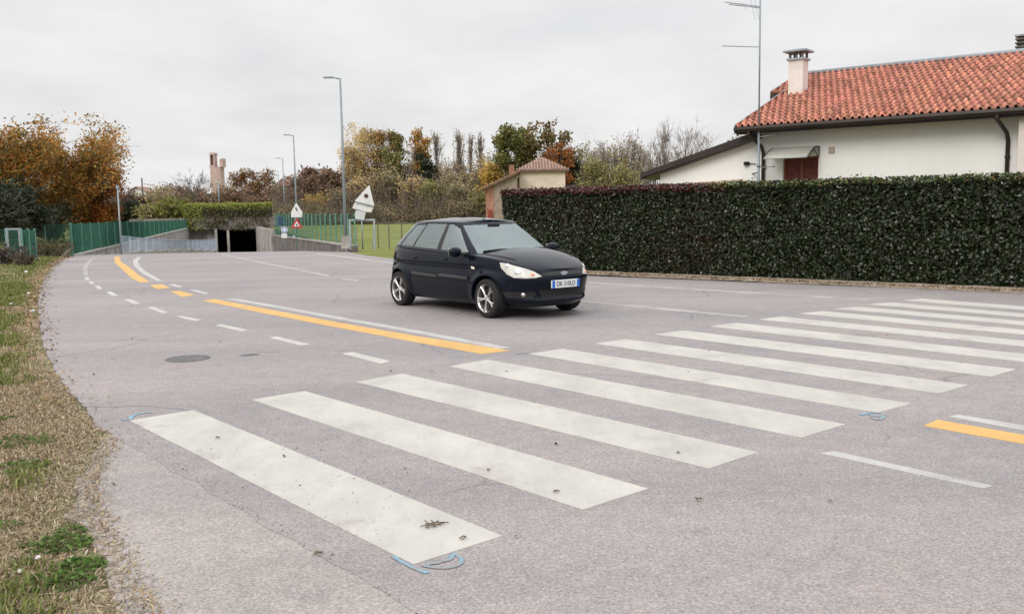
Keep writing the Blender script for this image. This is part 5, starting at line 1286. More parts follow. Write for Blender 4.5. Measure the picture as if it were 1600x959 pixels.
lamp(531.5, 123, 45, 'tallest and nearest street lamp, on a concrete block beside the gate frame', -.22)
lamp(458.5, 212, 75, 'second nearest street lamp, behind the white triangular sign', -.5, False)
lamp(441.5, 248, 108, 'third street lamp, a thin pole left of the second one', -.3, False)
lamp(434.5, 267, 140, 'farthest and faintest of the four street lamps', 0, False)
def pole(px, ytop, ybot, Y, label, r_=.05, mat=m_galv, extra=None, name='utility_pole'):
    a = AT(px, ytop, Y); c = AT(px, ybot, Y); r = empty(name, (a[0], Y, c[2]), 0, label, 'pole'); b = MB(); b.tube([(0, 0, 0), (0, 0, a[2]-c[2])], [r_, r_*.75], 8); b.build('pole', mat, r, True)
    b = MB(); b.box((0, 0, a[2]-c[2]-.04), (.13, .13, .18)); b.build('cap', mat, r); return r
pole(183.5, 291, 399, 51.0, 'slim grey-green pole at the near end of the blue railing', .05, m_galvl)
pole(340.5, 281, 330, 110, 'thin grey pole rising behind the ivy covered bridge', .10)
pole(221.5, 279, 330, 120, 'dark thin post above the shrubs left of the bridge', .13, m_bark)
pole(210, 318, 350, 90, 'thin rod above the green fence shrubs', .03) if False else None
# gate frame and the tilted sign seen from behind
Yg = 44.6; fx0, fx1 = X_(547, Yg, 360), X_(585, Yg, 360); zb_ = -.30; zt_ = zpx(566, 342, Yg)
gf = empty('gateway', (fx0, Yg, zb_), 0, 'galvanised steel gate frame under the tilted white sign', 'gate frame')
for x in (0, fx1-fx0): b_ = MB(); b_.box((x, 0, (zt_-zb_)/2), (.085, .085, zt_-zb_)); b_.build('post', m_galvl, gf)
b_ = MB(); b_.box(((fx1-fx0)/2, 0, zt_-zb_-.05), (fx1-fx0-.112, .08, .09)); b_.build('top_bar', m_galvl, gf)
for x in (.20, 1.02): b_ = MB(); b_.bar((x, .25, 0), (x+.12, .25, 1.1), .04, .04); b_.build('brace', m_galv, gf)
def plate(b, poly, Y, off, thick=.02):
    P = [AT(px, py, Y)-off for px, py in poly]; b.poly(P, (0, thick, 0)); return b
sp_ = AT(565, 345, Yg-.15); sg = empty('road_sign', (sp_[0], Yg-.15, zb_), 0, 'large tilted white triangular sign with two plates, seen from behind', 'road sign'); so_ = np.array([sp_[0], Yg-.15, zb_])
b_ = MB(); b_.tube([(0, .06, 0), (0, .06, sp_[2]-zb_+.25)], .035, 8); b_.build('post', m_galv, sg, True)
b_ = MB(); plate(b_, [(577, 289), (585, 322), (554, 314.5)], Yg-.15, so_); tp_ = b_.build('triangle_plate', m_signback, sg, bevel=.012)
b_ = MB(); plate(b_, [(554, 316.5), (583.5, 324), (580, 332), (572, 331), (557, 327), (550.5, 325.5)], Yg-.13, so_); b_.build('upper_plate', m_signback, sg)
b_ = MB(); plate(b_, [(556, 328), (571.5, 331.5), (569, 344), (552.5, 341.5)], Yg-.13, so_); b_.build('lower_plate', simple('sign_back_grey', (.52, .53, .54), .5), sg)
cc = AT(572, 306, Yg-.17)-so_; b_ = MB(); b_.lathe([(.001, -.03), (.085, -.03), (.10, -.01), (.10, .01)], 18, 'y', cc); b_.build('dark_spot', simple('spot', (.07, .03, .035), .6), tp_)
for a, c in (((555, 316), (584, 323)),): b_ = MB(); b_.bar(AT(*a, Yg-.19)-so_, AT(*c, Yg-.19)-so_, .02, .05); b_.build('clamp_bar', m_galv, sg)
# signs at the top of the ramp
Ys = 60; s1p = AT(463.5, 392, Ys); so_ = np.array([s1p[0], Ys, -1.0]); sg = empty('road_sign', so_, 0, 'pole with a white pointed plate above a red-bordered warning triangle', 'road sign')
b_ = MB(); b_.tube([(0, .05, -.4), (0, .05, zpx(463, 318, Ys)+1.0)], .032, 8); b_.build('post', m_fpost, sg, True)
b_ = MB(); plate(b_, [(463, 317), (472.5, 331.5), (472, 339.5), (455, 339.5), (454.5, 331.5)], Ys, so_); b_.build('pointed_plate', m_signback, sg)
b_ = MB(); plate(b_, [(461, 325), (463, 324), (465, 330), (463.5, 330)], Ys-.012, so_, .01); b_.build('dark_mark', m_ink, sg)
b_ = MB(); plate(b_, [(463.5, 340), (473, 356.5), (454.5, 356.5)], Ys, so_); tr = b_.build('warning_triangle', simple('sign_red', (.45, .03, .04), .5, 0, .05), sg, bevel=.01)
b_ = MB(); plate(b_, [(463.5, 345.5), (468.3, 353.8), (459, 353.8)], Ys-.012, so_, .01); b_.build('white_field', m_signback, tr)
b_ = MB(); plate(b_, [(462, 351.0), (463.5, 349.5), (465.5, 352), (463, 353)], Ys-.02, so_, .006); b_.build('symbol', m_ink, tr)
Ys = 62; s1p = AT(444, 392, Ys); so_ = np.array([s1p[0], Ys, -1.0]); sg = empty('road_sign', so_, 0, 'small round white-blue sign with a white plate below, left of the warning triangle', 'road sign')
b_ = MB(); b_.tube([(0, .05, -.4), (0, .05, zpx(444, 357, Ys)+1.0)], .03, 8); b_.build('post', m_galv, sg, True)
cc = AT(444.3, 359, Ys)-so_; b_ = MB(); b_.lathe([(.001, -.012), (.22, -.012), (.22, .012), (.001, .012)], 28, 'y', cc); rd_ = b_.build('round_plate', m_signback, sg)
b_ = MB(); b_.lathe([(.13, -.016), (.18, -.016), (.18, -.013), (.13, -.013)], 28, 'y', cc); b_.build('blue_ring', m_blue, rd_)
b_ = MB(); plate(b_, [(439.8, 365), (448.6, 365), (448.6, 372), (439.8, 372)], Ys, so_); b_.build('lower_plate', m_signback, sg)
Ys = 78; s1p = AT(441, 392, Ys); so_ = np.array([s1p[0], Ys, -1.5]); sg = empty('road_sign', so_, 0, 'dark blue rectangular sign above the round sign', 'road sign')
b_ = MB(); b_.tube([(0, .05, 0), (0, .05, zpx(441, 339, Ys)+1.5)], .04, 8); b_.build('post', m_galv, sg, True)
b_ = MB(); plate(b_, [(433.5, 339), (447, 339), (447, 352), (433.5, 352)], Ys, so_); b_.build('blue_plate', simple('sign_blue', (.03, .06, .13), .5), sg)

# ------------------------------------------------------------------ far buildings
Yt = 280; t0 = AT(327.5, 250, Yt); tw = empty('tower', (AT(338, 250, Yt)[0], Yt, 0), 0, 'ruined pink brick tower with two broken pinnacles on the skyline', 'tower'); to = np.array([AT(338, 250, Yt)[0], Yt, 0])
def tb(name, boxes, par=tw, mat=m_tower):
    b = MB()
    for (a0, a1, y0, y1, d) in boxes:
        p, q = AT(a0, y0, Yt)-to, AT(a1, y1, Yt)-to; b.box(((p[0]+q[0])/2, d/2, (p[2]+q[2])/2), (q[0]-p[0], d, abs(p[2]-q[2])))
    return b.build(name, mat, par)
tb('shaft', [(328, 347.5, 261, 330, 3.8)]); tb('pinnacle', [(327.3, 329.2, 242, 258.5, 3), (332.6, 335, 242, 258.5, 3), (327.3, 335, 238.8, 242, 3.2), (327.0, 335.3, 258.5, 261, 3.4)])
tb('broken_pinnacle', [(342.8, 348, 252, 261, 3.2), (342.8, 344.5, 248.5, 252, 3), (345.6, 348, 247.5, 252, 3)])
hh = empty('far_house', (X_(443, 190, 300), 190, 0), 0, 'distant pale pink house between the lamp poles', 'house'); hh.name = 'house'
w2 = X_(456, 190, 300)-X_(431, 190, 300); z2 = zpx(443, 291, 190)
b_ = MB(); b_.box((0, 3, z2/2), (w2, 6, z2)); b_.build('wall', simple('pink_render', (.50, .38, .34), .9, 0, .1, .5), hh)
b_ = MB(); b_.poly([(-w2/2-.4, -.5, z2), (w2/2+.4, -.5, z2), (0, -.5, z2+1.7)], (0, 7, 0)); b_.build('roof', simple('far_tiles', (.25, .15, .12), .9), hh)
for x in (-.9, .8): b_ = MB(); b_.box((x, -.02, z2-1.0), (.7, .1, 1.1)); b_.build('window', m_dark, hh)
hh = empty('far_house', (X_(214, 170, 300), 170, 0), 0, 'far white gable showing through the trees left of the bridge', 'house'); hh.name = 'house'
z2 = zpx(214, 298, 170); b_ = MB(); b_.poly([(-1.6, 0, 0), (1.6, 0, 0), (1.6, 0, z2-.2), (0, 0, z2+.6), (-1.6, 0, z2-.2)], (0, 5, 0)); b_.build('wall', m_render, hh)
b_ = MB(); b_.bar((-1.9, 2.4, z2-.3), (0, 2.4, z2+.72), 5.6, .12); b_.bar((0, 2.4, z2+.72), (1.9, 2.4, z2-.3), 5.6, .12); b_.build('roof', simple('far_tiles_b', (.28, .17, .13), .9), hh)

# ------------------------------------------------------------------ trees
G1 = 'trees of the far belt'; G2 = 'trees at the left edge'; G3 = 'trees beyond the underpass'
tree_at(66, 192, 222, 61, 'orange', 'big rounded autumn tree with orange and olive leaves at the left', group=G2, leaves=62000, lsize=.125, clump=.36, nl=26, sec=8, ter=6, base=.10)
tree_at(-40, 190, 170, 56, 'orange', 'olive and rust autumn tree cut by the left picture edge', group=G2, leaves=20000, lsize=.15, clump=.32, nl=18)
tree_at(132, 262, 98, 63, 'orange', 'smaller bright orange tree in front of the big autumn tree', group=G2, leaves=26000, lsize=.125, clump=.32, base=.05, nl=20, sec=8, cols=[(.40, .15, .025), (.34, .12, .02), (.25, .10, .02), (.14, .07, .02)], wts=[4, 4, 2, 1])
tree_at(8, 282, 120, 46, 'dark', 'dark green dense bushy tree low at the left edge', group=G2, leaves=15000, lsize=.13, clump=.3, base=.02)
tree_at(70, 318, 84, 56, 'dark', 'low dark thicket under the big autumn tree', group=G2, leaves=9000, lsize=.12, clump=.28, base=.02, name='shrub', cols=[(.03, .035, .015), (.055, .045, .02), (.02, .022, .012), (.12, .06, .02)], wts=[3, 2, 3, .6])
tree_at(-30, 300, 110, 43, 'dark', 'dark evergreen shrub at the very left edge', group=G2, leaves=8000, lsize=.12, clump=.28, base=.02, name='shrub')
# beyond the underpass
L3 = [(192, 298, 34, 125, 'brownbrush', 'purplish brown bush just right of the slim grey pole', dict(cols=[(.14, .09, .09), (.18, .12, .10)], leaves=2600)), (226, 300, 36, 126, 'brownbrush', 'olive-brown bush in front of the far white gable', dict(leaves=2600)), (252, 288, 40, 132, 'brownbrush', 'grey-brown tree above the willow shrubs', dict(leaves=2400)), (196, 318, 36, 105, 'dark', 'small dark shrub behind the green fence by the grey pole', {}), (213, 300, 30, 135, 'brownbrush', 'brown bushy tree left of the far white gable', {}), (240, 292, 34, 140, 'baredark', 'small bare dark tree above the yellow willow shrubs', {}),
 (262, 296, 40, 130, 'brownbrush', 'russet shrubby tree above the willow shrubs', {}), (215, 312, 34, 108, 'red', 'dark reddish-brown bush behind the green fence', dict(cols=[(.07, .04, .03), (.10, .055, .04)])),
 (240, 318, 50, 104, 'yellowgreen', 'yellow-green willow shrub left of the ivy bridge', dict(leaves=6000)), (272, 312, 50, 103, 'yellowgreen', 'brighter yellow-green willow shrub touching the ivy', dict(leaves=7000, cols=[(.22, .24, .04), (.17, .20, .04), (.20, .17, .05)])),
 (301, 264, 62, 128, 'baredark', 'bare grey tree left of the ruined tower', dict(mat_t=m_twigdark, sec=8)), (352, 284, 40, 150, 'brownbrush', 'brown thin tree in front of the ruined tower', {}), (322, 296, 46, 135, 'red', 'low reddish tree below the tower', {}),
 (391, 260, 66, 125, 'orange', 'rusty orange oak right of the tower', dict(cols=[(.26, .12, .04), (.20, .09, .035), (.14, .07, .04), (.22, .16, .05)], leaves=6000)), (417, 268, 34, 128, 'baredark', 'half-bare grey tree right of the orange oak', dict(leaves=250, cols=RED)),
 (370, 290, 60, 122, 'red', 'low dark red tree behind the ivy hedge', {}), (412, 296, 50, 118, 'red', 'dark maroon bush above the right end of the ivy', {}), (280, 290, 40, 145, 'red', 'dull red-brown tree behind the bare grey tree', {})]
for px, yt, wd_, Y, k, lab, kw in L3: tree_at(px, yt, wd_, Y, k, lab, group=G3, zb=-.3, **kw)
# the belt behind the field
LB = [(470, 276, 44, 118, 'red', 'maroon-brown tree just right of the second street lamp', {}), (492, 260, 50, 122, 'red', 'reddish crown rising left of the tallest lamp', dict(cols=[(.20, .09, .06), (.15, .07, .05), (.12, .08, .06)])),
 (522, 268, 42, 116, 'red', 'russet tree directly left of the tallest lamp', {}), (497, 300, 40, 112, 'yellow', 'small golden yellow shrub below the red crowns', dict(leaves=1600)), (447, 300, 40, 125, 'red', 'brown shrub between the two thin lamps', {}),
 (545, 212, 44, 118, 'yellowbirch', 'pale straw-coloured birch beside the tallest lamp pole', dict(dens=.7)), (567, 191, 52, 120, 'yellowbirch', 'tallest pale yellow birch of the belt', {}), (594, 203, 38, 121, 'yellowbirch', 'warm yellow birch right of the tallest pale birch', dict(cols=[(.36, .22, .06), (.30, .19, .06), (.24, .15, .06)])),
 (621, 206, 26, 123, 'narrowgreen', 'narrow olive tree between yellow birch and orange tree', {}), (610, 232, 26, 116, 'narrowgreen', 'short narrow olive tree beside the yellow birch', {}), (636, 224, 26, 118, 'bare', 'bare whitish thin tree left of the narrow orange tree', dict(mat_b=m_barkpale)),
 (655, 202, 32, 122, 'narroworange', 'narrow orange-brown tree with rounded top', {}), (670, 243, 36, 118, 'dark', 'dark green conifer-like tree right of the orange-brown tree', {}), (686, 204, 20, 124, 'poplar', 'slim bare poplar, leftmost of the bare poplars', {}),
 (713, 212, 16, 126, 'poplar', 'slim bare poplar, second of the bare poplars', {}), (722, 202, 20, 124, 'poplar', 'slim bare poplar, tallest of the three together', {}), (733, 208, 17, 127, 'poplar', 'slim bare poplar close behind the tallest one', {}), (751, 206, 18, 128, 'poplar', 'slim bare poplar, rightmost of the bare poplars', {}),
 (745, 262, 40, 115, 'brownbrush', 'brown bushy tree below the bare poplars', {}), (764, 246, 44, 112, 'yellow', 'golden yellow tree left of the brick outbuilding', {}), (757, 300, 44, 106, 'yellowgreen', 'yellow-green shrub left of the brick outbuilding', dict(leaves=3500)),
 (790, 200, 54, 112, 'green', 'green-brown oak left of the open-crowned oak', {}), (836, 189, 100, 114, 'green', 'wide open-crowned oak with pale trunks above the cream house', dict(leaves=7500, lsize=.28, cols=[(.13, .12, .035), (.22, .16, .045), (.09, .09, .03), (.20, .11, .04)])), (874, 226, 44, 110, 'orange', 'bright orange tree right of the cream house roof', dict(cols=[(.38, .13, .03), (.30, .11, .03), (.22, .10, .03)], leaves=3500)),
 (889, 238, 34, 112, 'dark', 'dark green tree behind the bright orange tree', {}), (912, 216, 40, 116, 'brownbrush', 'olive-brown leafless thicket right of the cream house', dict(cols=YG+BRN)), (930, 250, 60, 108, 'yellowgreen', 'wide yellow-green shrub above the hedge', dict(leaves=5200)), (940, 218, 30, 120, 'bare', 'bare twiggy tree behind the yellow-green shrub', {}),
 (963, 206, 44, 118, 'brownbrush', 'tall brown twiggy tree above the hedge', dict(leaves=1200)), (988, 204, 40, 120, 'brownbrush', 'second tall brown twiggy tree above the hedge', dict(leaves=900)), (1008, 230, 30, 112, 'bare', 'small bare grey tree left of the sloping house wing', {}), (975, 252, 50, 106, 'yellowgreen', 'olive shrub behind the hedge left of the house', dict(leaves=3600)),
 (1040, 187, 34, 118, 'bare', 'tall bare tree with upright branches left of the house', dict(ang=20, nl=22)), (1072, 188, 50, 119, 'bare', 'tall wide bare tree directly left of the house', dict(nl=20)), (1098, 206, 40, 121, 'bare', 'bare tree partly hidden by the house roof', {}), (1022, 212, 30, 124, 'bare', 'thin bare tree behind the brown twiggy trees', {}),
 (1150, 212, 44, 126, 'red', 'pinkish bare crown just below the house eaves', dict(leaves=600)), (600, 262, 50, 113, 'brownbrush', 'straw-brown bush under the yellow birches', {}), (563, 268, 56, 112, 'brownbrush', 'tan thicket below the tallest birch', dict(cols=BRN+YEL)), (640, 270, 46, 112, 'brownbrush', 'pale tan bush below the orange-brown tree', dict(cols=YEL+BRN)),
 (700, 262, 50, 113, 'brownbrush', 'brown undergrowth tree below the bare poplars', {}), (530, 290, 40, 112, 'brownbrush', 'brown bush right of the tallest lamp foot', {}), (675, 285, 40, 110, 'yellowgreen', 'olive bush at the field edge behind the car roof', dict(leaves=2600)), (720, 280, 50, 109, 'yellowgreen', 'dull green bush at the field edge near the outbuilding', dict(leaves=2600, cols=YG+BRN))]
fill = [(478, 286, 'rusty', RED), (508, 276, 'russet', RED), (533, 262, 'tan', BRN+YEL), (556, 240, 'straw', YEL+BRN), (580, 236, 'pale golden', YEL), (606, 242, 'straw-coloured', YEL+BRN), (630, 246, 'olive-tan', BRN+YG), (650, 240, 'amber', YEL+ORANGE[:2]), (676, 250, 'dull olive', YG+BRN), (697, 248, 'grey-tan', BRN), (716, 244, 'brownish', BRN), (740, 240, 'light brown', BRN+YEL), (770, 236, 'mixed yellow', YEL+YG), (806, 232, 'olive', GRN+YG), (858, 236, 'greenish brown', GRN+BRN), (900, 232, 'tan-olive', BRN+YG), (926, 226, 'brown twiggy', BRN), (950, 226, 'light olive', YG+BRN), (985, 222, 'grey-brown', BRN), (1012, 224, 'dusty brown', BRN), (1055, 226, 'thin grey-tan', BRN), (1085, 230, 'faded brown', BRN)]
for i, (px, yt, adj, cl_) in enumerate(fill):
    nb_ = ['left of the tallest lamp' if px < 530 else 'between the tallest lamp and the tilted sign' if px < 575 else 'right of the tilted sign' if px < 640 else 'behind the car roof' if px < 750 else 'around the cream house' if px < 910 else 'above the left half of the hedge'][0]
    tree_at(px, yt, 46, 119+(i*7 % 9), 'brownbrush', adj+' tree of the rear row, '+nb_, group=G1, cols=cl_, leaves=3400 if px < 910 else 1200, lsize=.17, clump=.35)
for px, yt, wd_, Y, k, lab, kw in LB: tree_at(px, yt, wd_, Y, k, lab, group=G1, **kw)
# undergrowth mass at the foot of the belt
n = 120000; Yb = rng.uniform(103, 128, n); px_ = rng.uniform(430, 1060, n); X = (px_-800)/FPX*Yb; hgt = 2.2+1.7*np.array([noise.noise((a*.22, 5.5, 0)) for a in X])+1.1*np.array([noise.noise((a*.9, b*.3, 3)) for a, b in zip(X, Yb)])+(Yb-103)*.09
P = np.column_stack([X, Yb, hgt*rng.random(n)**.8]); cl = palette(n, BRN+YG+[(.07, .06, .035), (.05, .045, .03)]+RED[:2], [3, 3, .8, 2, .6, 1, .5, 1, 3, 3, .8, .8], .10); nm = np.array([noise.noise((a*.25, b*.25, c*.5)) for a, b, c in P]); cl *= (1+.8*nm[:, None])
cl *= .8; V, F, C = cards(P, .13, np.clip(cl, .01, .5)); sg_ = []
for i in range(2600):
    x = rng.uniform(430, 1060); y = rng.uniform(104, 118); X0 = (x-800)/FPX*y; h_ = rng.uniform(2.0, 4.8); sg_.append((grow((X0, y, 0), (rng.normal(0, .12), 0, 1), h_, 3, .08, .05), np.array([.028, .02, .012, .006])))
Vs, Fs = tubes(sg_, 3); n2 = len(V); C = np.vstack([C, np.tile([[.20, .16, .13]], (len(Vs), 1))]); tag(npmesh('undergrowth', np.vstack([V, Vs]), np.vstack([F, Fs+n2]), m_leaf, col=C), 'brown-green undergrowth along the edge of the field', 'undergrowth', kind='stuff')
n = 110000; Yb = rng.uniform(150, 260, n); px_ = rng.uniform(-1000, 2500, n); X = (px_-800)/FPX*Yb; hgt = 5.0+3.0*np.array([noise.noise((a*.05, 1.5, 0)) for a in X])+1.5*np.array([noise.noise((a*.3, b*.1, 3)) for a, b in zip(X, Yb)])
P = np.column_stack([X, Yb, hgt*rng.random(n)**.7]); cl = palette(n, [(.09, .07, .05), (.13, .10, .07), (.07, .07, .04), (.11, .12, .04), (.15, .08, .05)]); nm = np.array([noise.noise((a*.06, b*.06, 0)) for a, b, c in P]); cl *= (1+.7*nm[:, None])
V, F, C = cards(P, .75, np.clip(cl, .01, .5)); tag(npmesh('distant_wood', V, F, m_leaf, col=C), 'far hazy line of mixed woodland along the horizon', 'woodland', kind='stuff')

# ------------------------------------------------------------------ grass, weeds and litter on the left verge
def nz2(X, Y, s, o=0): return np.array([noise.noise((a*s, b*s, o)) for a, b in zip(X, Y)])
def blades(P, h, wdt, col, lean=.5):
    n = len(P); az = rng.uniform(0, 2*PI, n); d = np.column_stack([np.cos(az), np.sin(az), np.zeros(n)]); s_ = np.column_stack([-np.sin(az), np.cos(az), np.zeros(n)])*wdt[:, None]/2; ln = rng.uniform(.1, 1, n)*lean; up_ = np.array([0, 0, 1.])
    m0 = P+up_*h[:, None]*.55+d*(h*ln*.35)[:, None]; t0 = P+up_*(h*(1-.35*ln))[:, None]+d*(h*ln)[:, None]
    V = np.stack([P-s_, P+s_, m0+s_*.8, m0-s_*.8, t0+s_*.15, t0-s_*.15], 1).reshape(-1, 3); b = np.arange(n)[:, None]*6
    F = np.vstack([b+[0, 1, 2, 3], b+[3, 2, 4, 5]]); return V, F, np.repeat(col, 6, 0)
def scatter(N, x0, x1, y0, y1, power=1.0):
    P = np.column_stack([rng.uniform(x0, x1, N), y0+(y1-y0)*rng.random(N)**power]); k = ~inside(P, road_poly) & (P[:, 0] < -1.2) & ~(inside(P, old_poly) & (seg_dist(P, old_poly[:11], False) > .12)); k &= (P[:, 0]/P[:, 1] > -.66); return P[k]
Pn = np.vstack([scatter(190000, -5.5, -1.2, 2.6, 9), scatter(200000, -12, -4.5, 8, 22), scatter(90000, -26, -8, 20, 48)])
e_ = np.minimum(seg_dist(Pn, road_poly), seg_dist(Pn, old_poly)); g_n = nz2(Pn[:, 0], Pn[:, 1], .8, 1)+.6*nz2(Pn[:, 0], Pn[:, 1], 2.6, 7)
gfar = sstep(Pn[:, 1], 7.5, 10.5)*1.0+sstep(Pn[:, 1], 14, 22)*.3-.17; pg = .72*np.clip((g_n*1.7+gfar-.12)*2.4, 0, 1)*sstep(e_, .08, .6); isg = rng.random(len(Pn)) < pg
keep = isg | (rng.random(len(Pn)) < .7*sstep(e_, .0, .3)); Pn = Pn[keep]; isg = isg[keep]; e_ = e_[keep]
z_ = TZ(Pn)+.0; P3 = np.column_stack([Pn, z_]); hgt = np.where(isg, rng.uniform(.03, .085, len(Pn)), rng.uniform(.012, .04, len(Pn)))*(1+.5*sstep(Pn[:, 1], 10, 30)); wdt = np.where(isg, .007, .006)*(1+Pn[:, 1]*.10)
cg = palette(len(Pn), [(.11, .14, .035), (.16, .19, .05), (.22, .23, .08), (.28, .25, .12)], [3, 4, 2, 1]); cd = palette(len(Pn), [(.42, .33, .20), (.32, .24, .15), (.22, .16, .10), (.50, .42, .29)]); col_ = np.where(isg[:, None], cg, cd)
V, F, C = blades(P3, hgt, wdt, col_, 1.0); tag(npmesh('verge_grass', V, F, m_grass, col=C), 'patchy green and dead straw grass on the left verge', 'grass', kind='stuff')
# flat straw and leaf crumbs over the soil
Pc = np.vstack([scatter(190000, -5.5, -1.0, 2.6, 9.5), scatter(26000, -12, -4.5, 9, 22)]); Pc = Pc+rng.normal(0, .05, Pc.shape)*np.array([1, .5]); Pc = Pc[~inside(Pc, road_poly)]
V, F, C = cards(np.column_stack([Pc, TZ(Pc)+.012]), rng.uniform(.0022, .006, len(Pc))*(1+Pc[:, 1]*.11), palette(len(Pc), [(.38, .30, .20), (.31, .24, .16), (.20, .15, .10), (.44, .36, .26), (.50, .45, .37)], [3, 3, 2, 2, .4], .12), rng.normal(size=(len(Pc), 3))*.4+np.array([0, 0, 1.]), 5.5)
tag(npmesh('straw_litter', V, F, m_litter, col=C), 'dry straw and leaf crumbs covering the bare soil', 'leaf litter', kind='stuff')
# gravel and grit spilling onto the old paving and road edge
Q = []
edge = densify(np.vstack([old_poly[:10], old_poly[:1]*0+old_poly[9]]), .02, 0, False)
for p in densify(old_poly[:11], .012, 0, False): Q.append((p[0]+rng.normal(.02, .16), p[1]+rng.normal(0, .12)))
for p in densify(LE[:17], .03, 0, False): Q.append((p[0]+abs(rng.normal(0, .10)), p[1]+rng.normal(0, .1)))
seam = densify(LE[15:], .02, 0, False)
for p in seam:
    Q.append((p[0]+rng.normal(-.01, .03), p[1]+rng.normal(-.01, .03)))
for _ in range(700): Q.append((rng.uniform(-3.4, -.6), rng.uniform(3, 6.3)))
Q = np.array(Q); inr = inside(Q, road_poly); ino = inside(Q, old_poly); z_ = np.where(inr, .003, np.where(ino, -.008, TZ(Q)+.008)); sz = rng.uniform(.003, .0085, len(Q))*(1+.12*Q[:, 1])
V, F, C = cards(np.column_stack([Q, z_+sz*.1]), sz, palette(len(Q), [(.20, .16, .12), (.30, .26, .22), (.12, .095, .075), (.38, .33, .27)]), rng.normal(size=(len(Q), 3))*.5+np.array([0, 0, 1.]), 1.2)
tag(npmesh('grit', V, F, m_litter, col=C), 'loose grit and crumbs along the edge of the old paving', 'grit', kind='stuff')
# broad-leaved weeds near the camera
def weed(px, py, r_, label, n=90, cols=None, ls=.05):
    c = RG(px, py); z0 = float(TZ(np.array([[c[0], c[1]]]))[0]); a = rng.uniform(0, 2*PI, n); q = r_*np.sqrt(rng.random(n)); P = np.column_stack([q*np.cos(a), q*np.sin(a)*.8, rng.uniform(.003, .035, n)*(1.3-q/r_)]); kk_ = np.array([noise.noise((a*14+px, b*14, 1)) for a, b, c_ in P]) > -.45; P = P[kk_]; n = len(P)
    V, F, C = cards(P, ls, palette(n, cols or [(.06, .11, .02), (.09, .15, .03), (.12, .18, .05)]), rng.normal(size=(n, 3))*.45+np.array([0, 0, 1.]), 1.7); o = npmesh('weed', V, F, m_grass, col=C); o.location = (c[0], c[1], z0+.01); return tag(o, label, 'weed', 'weeds on the left verge')
for px, py, r_, lab, n_ in ((88, 852, .17, 'broad-leaved weed patch beside the paper scrap, second lowest', 260), (122, 886, .13, 'bright weed tuft near the lower left corner, nearest the road', 190), (95, 910, .15, 'lowest weed tuft in the left corner', 210), (30, 690, .26, 'dark green weed clump touching the left picture edge', 260), (25, 732, .2, 'long low weed clump below the dark one at the left edge', 190), (5, 655, .12, 'small weed at the left picture edge, topmost', 70), (8, 826, .08, 'tiny weed sprig at the left picture edge, low down', 40), (112, 832, .08, 'small reddish weed right of the biggest patch', 60)): weed(px, py, r_, lab, n_, ls=.021)
# dead scrub at the gate and along the far left verge
def scrub(px, py, Y, H, W, label, cols, n=900, green=False):
    c = AT(px, py, Y); z0 = float(TZ(np.array([[c[0], c[1]]]))[0]); r = empty('shrub', (c[0], Y, z0), 0, label, 'shrub', 'scrub by the left fence'); sg_ = []
    for i in range(60): sg_.append((grow((rng.normal(0, W*.2), rng.normal(0, W*.2), 0), (rng.normal(0, .5), rng.normal(0, .5), 1), H*rng.uniform(.5, 1), 4, .15, .03), np.array([.010, .009, .007, .005, .003])))
    V, F = tubes(sg_, 3); npmesh('stems', V, F, m_twigdark, r); tips = np.vstack([s[0][2:] for s in sg_]); k = tips[rng.integers(0, len(tips), n)]+rng.normal(0, .07, (n, 3)); V, F, C = cards(k, .07, palette(n, cols)); npmesh('leaves', V, F, m_leaf, r, col=C)
scrub(12, 400, 31.5, .75, .9, 'dark dead scrub in front of the small gate', [(.06, .04, .035), (.10, .07, .05), (.04, .035, .03)]); scrub(36, 405, 31.0, .5, .6, 'low brown scrub at the right foot of the gate', [(.10, .07, .05), (.06, .05, .03)], 500)
scrub(72, 388, 42, .95, 1.6, 'olive-brown scrub between gate and long green fence', [(.10, .10, .04), (.13, .11, .05), (.06, .05, .03)]); scrub(95, 384, 44, .8, 1.4, 'low weedy shrub beside the long green fence end', [(.14, .13, .05), (.10, .09, .04)]); scrub(50, 386, 44, .8, 1.5, 'dull green scrub behind the short fence panel', [(.08, .09, .04), (.12, .10, .05)])
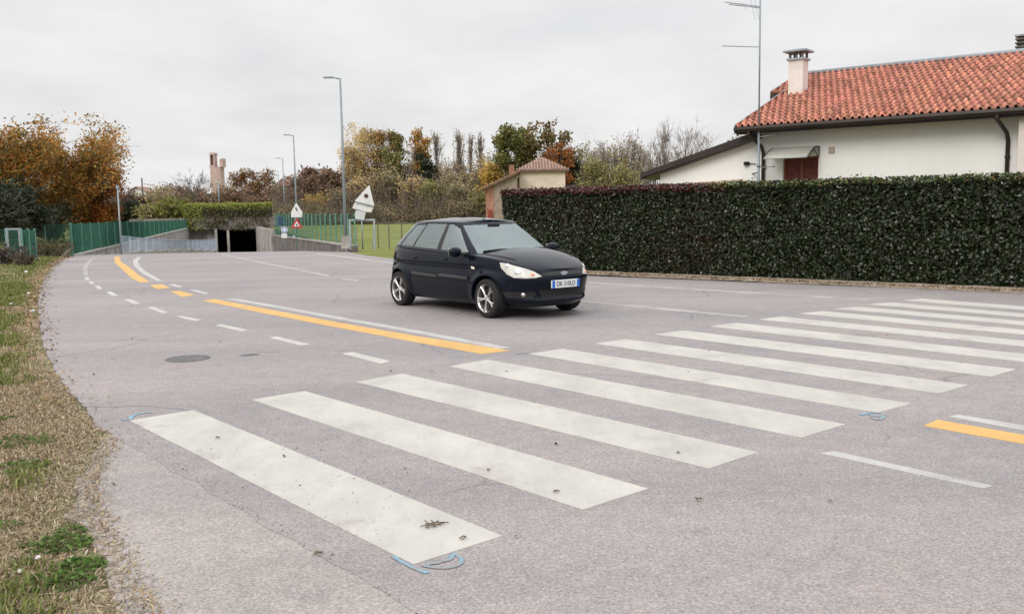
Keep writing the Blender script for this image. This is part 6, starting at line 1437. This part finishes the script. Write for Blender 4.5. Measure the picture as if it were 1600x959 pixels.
# litter: crumpled paper and wrappers
def litter(px, py, s_, label, on_road=False, col=m_paper):
    c = RG(px, py); z0 = .005 if on_road else float(TZ(np.array([[c[0], c[1]]]))[0])+.02; bm = bmesh.new(); bmesh.ops.create_icosphere(bm, subdivisions=2, radius=1)
    for v in bm.verts: f_ = 1+.45*noise.noise(v.co*2.3+Vector((px, py, 0))); v.co = Vector((v.co.x*s_*f_, v.co.y*s_*.7*f_, v.co.z*s_*.4*f_))
    me = bpy.data.meshes.new('paper_scrap'); bm.to_mesh(me); bm.free(); me.materials.append(col); o = bpy.data.objects.new('paper_scrap', me); COL.objects.link(o); o.location = (c[0], c[1], z0+s_*.25); o.rotation_euler = (0, 0, rng.uniform(0, 6)); return tag(o, label, 'litter', 'scraps of litter on the left verge')
for px, py, s_, lab in ((41, 427, .09, 'largest crumpled white paper scrap, in front of the gate'), (59, 405, .09, 'flat white scrap in the grass right of the gate'), (45, 460, .05, 'small white scrap below the largest one'), (18, 478, .055, 'white scrap farthest left in the green grass'), (51, 488, .055, 'white scrap at the road edge where the grass ends'), (33, 898, .02, 'white paper scrap low in the left corner'), (61, 876, .02, 'pale pink scrap under the weed patch'), (104, 393, .12, 'white scrap beside the concrete wall end'), (93, 400, .09, 'white scrap at the far bend of the verge')): litter(px, py, s_, lab)
# twigs and clods on the crossing
def twigs_(px, py, L, n, label):
    c = RG(px, py); b = MB()
    for i in range(n):
        a = rng.uniform(0, PI); l_ = L*rng.uniform(.4, 1); o_ = rng.normal(0, L*.12, 2); b.tube([(o_[0]-math.cos(a)*l_/2, o_[1]-math.sin(a)*l_/2, .004), (o_[0]+.006, o_[1], .010), (o_[0]+math.cos(a)*l_/2, o_[1]+math.sin(a)*l_/2, .006)], .0028, 5)
    o = b.build('twig', simple('twig_wood', (.12, .085, .05), .9) if 'twig_wood' not in bpy.data.materials else bpy.data.materials['twig_wood'], smooth=True); o.location = (c[0], c[1], .008); return tag(o, label, 'twig', 'twigs lying on the road')
twigs_(678, 822, .13, 6, 'bundle of dry twigs on the nearest stripe'); twigs_(724, 843, .05, 3, 'small twig near the right tip of the nearest stripe'); twigs_(869, 771, .035, 4, 'dark crumb on the second stripe'); twigs_(340, 686, .05, 3, 'tiny twig at the left end of the nearest stripe'); twigs_(1092, 783, .07, 3, 'small dark twig on the bare asphalt right of the crossing'); twigs_(498, 868, .05, 3, 'small twig on the old paving seam left of the blue loop'); twigs_(762, 737, .04, 2, 'small crumb on the middle of the second stripe')
# few scattered leaves on the road
n = 130; q = rng.uniform((-6, 3.5), (8, 22), (n, 2)); V, F, C = cards(np.column_stack([q, np.full(n, .012)]), .022, palette(n, [(.10, .06, .04), (.18, .10, .06), (.06, .05, .04)]), rng.normal(size=(n, 3))*.3+np.array([0, 0, 1.]), 1.5)
tag(npmesh('leaf_crumbs', V, F, m_litter, col=C), 'scattered dark leaf crumbs on the asphalt', 'leaf litter', kind='stuff')
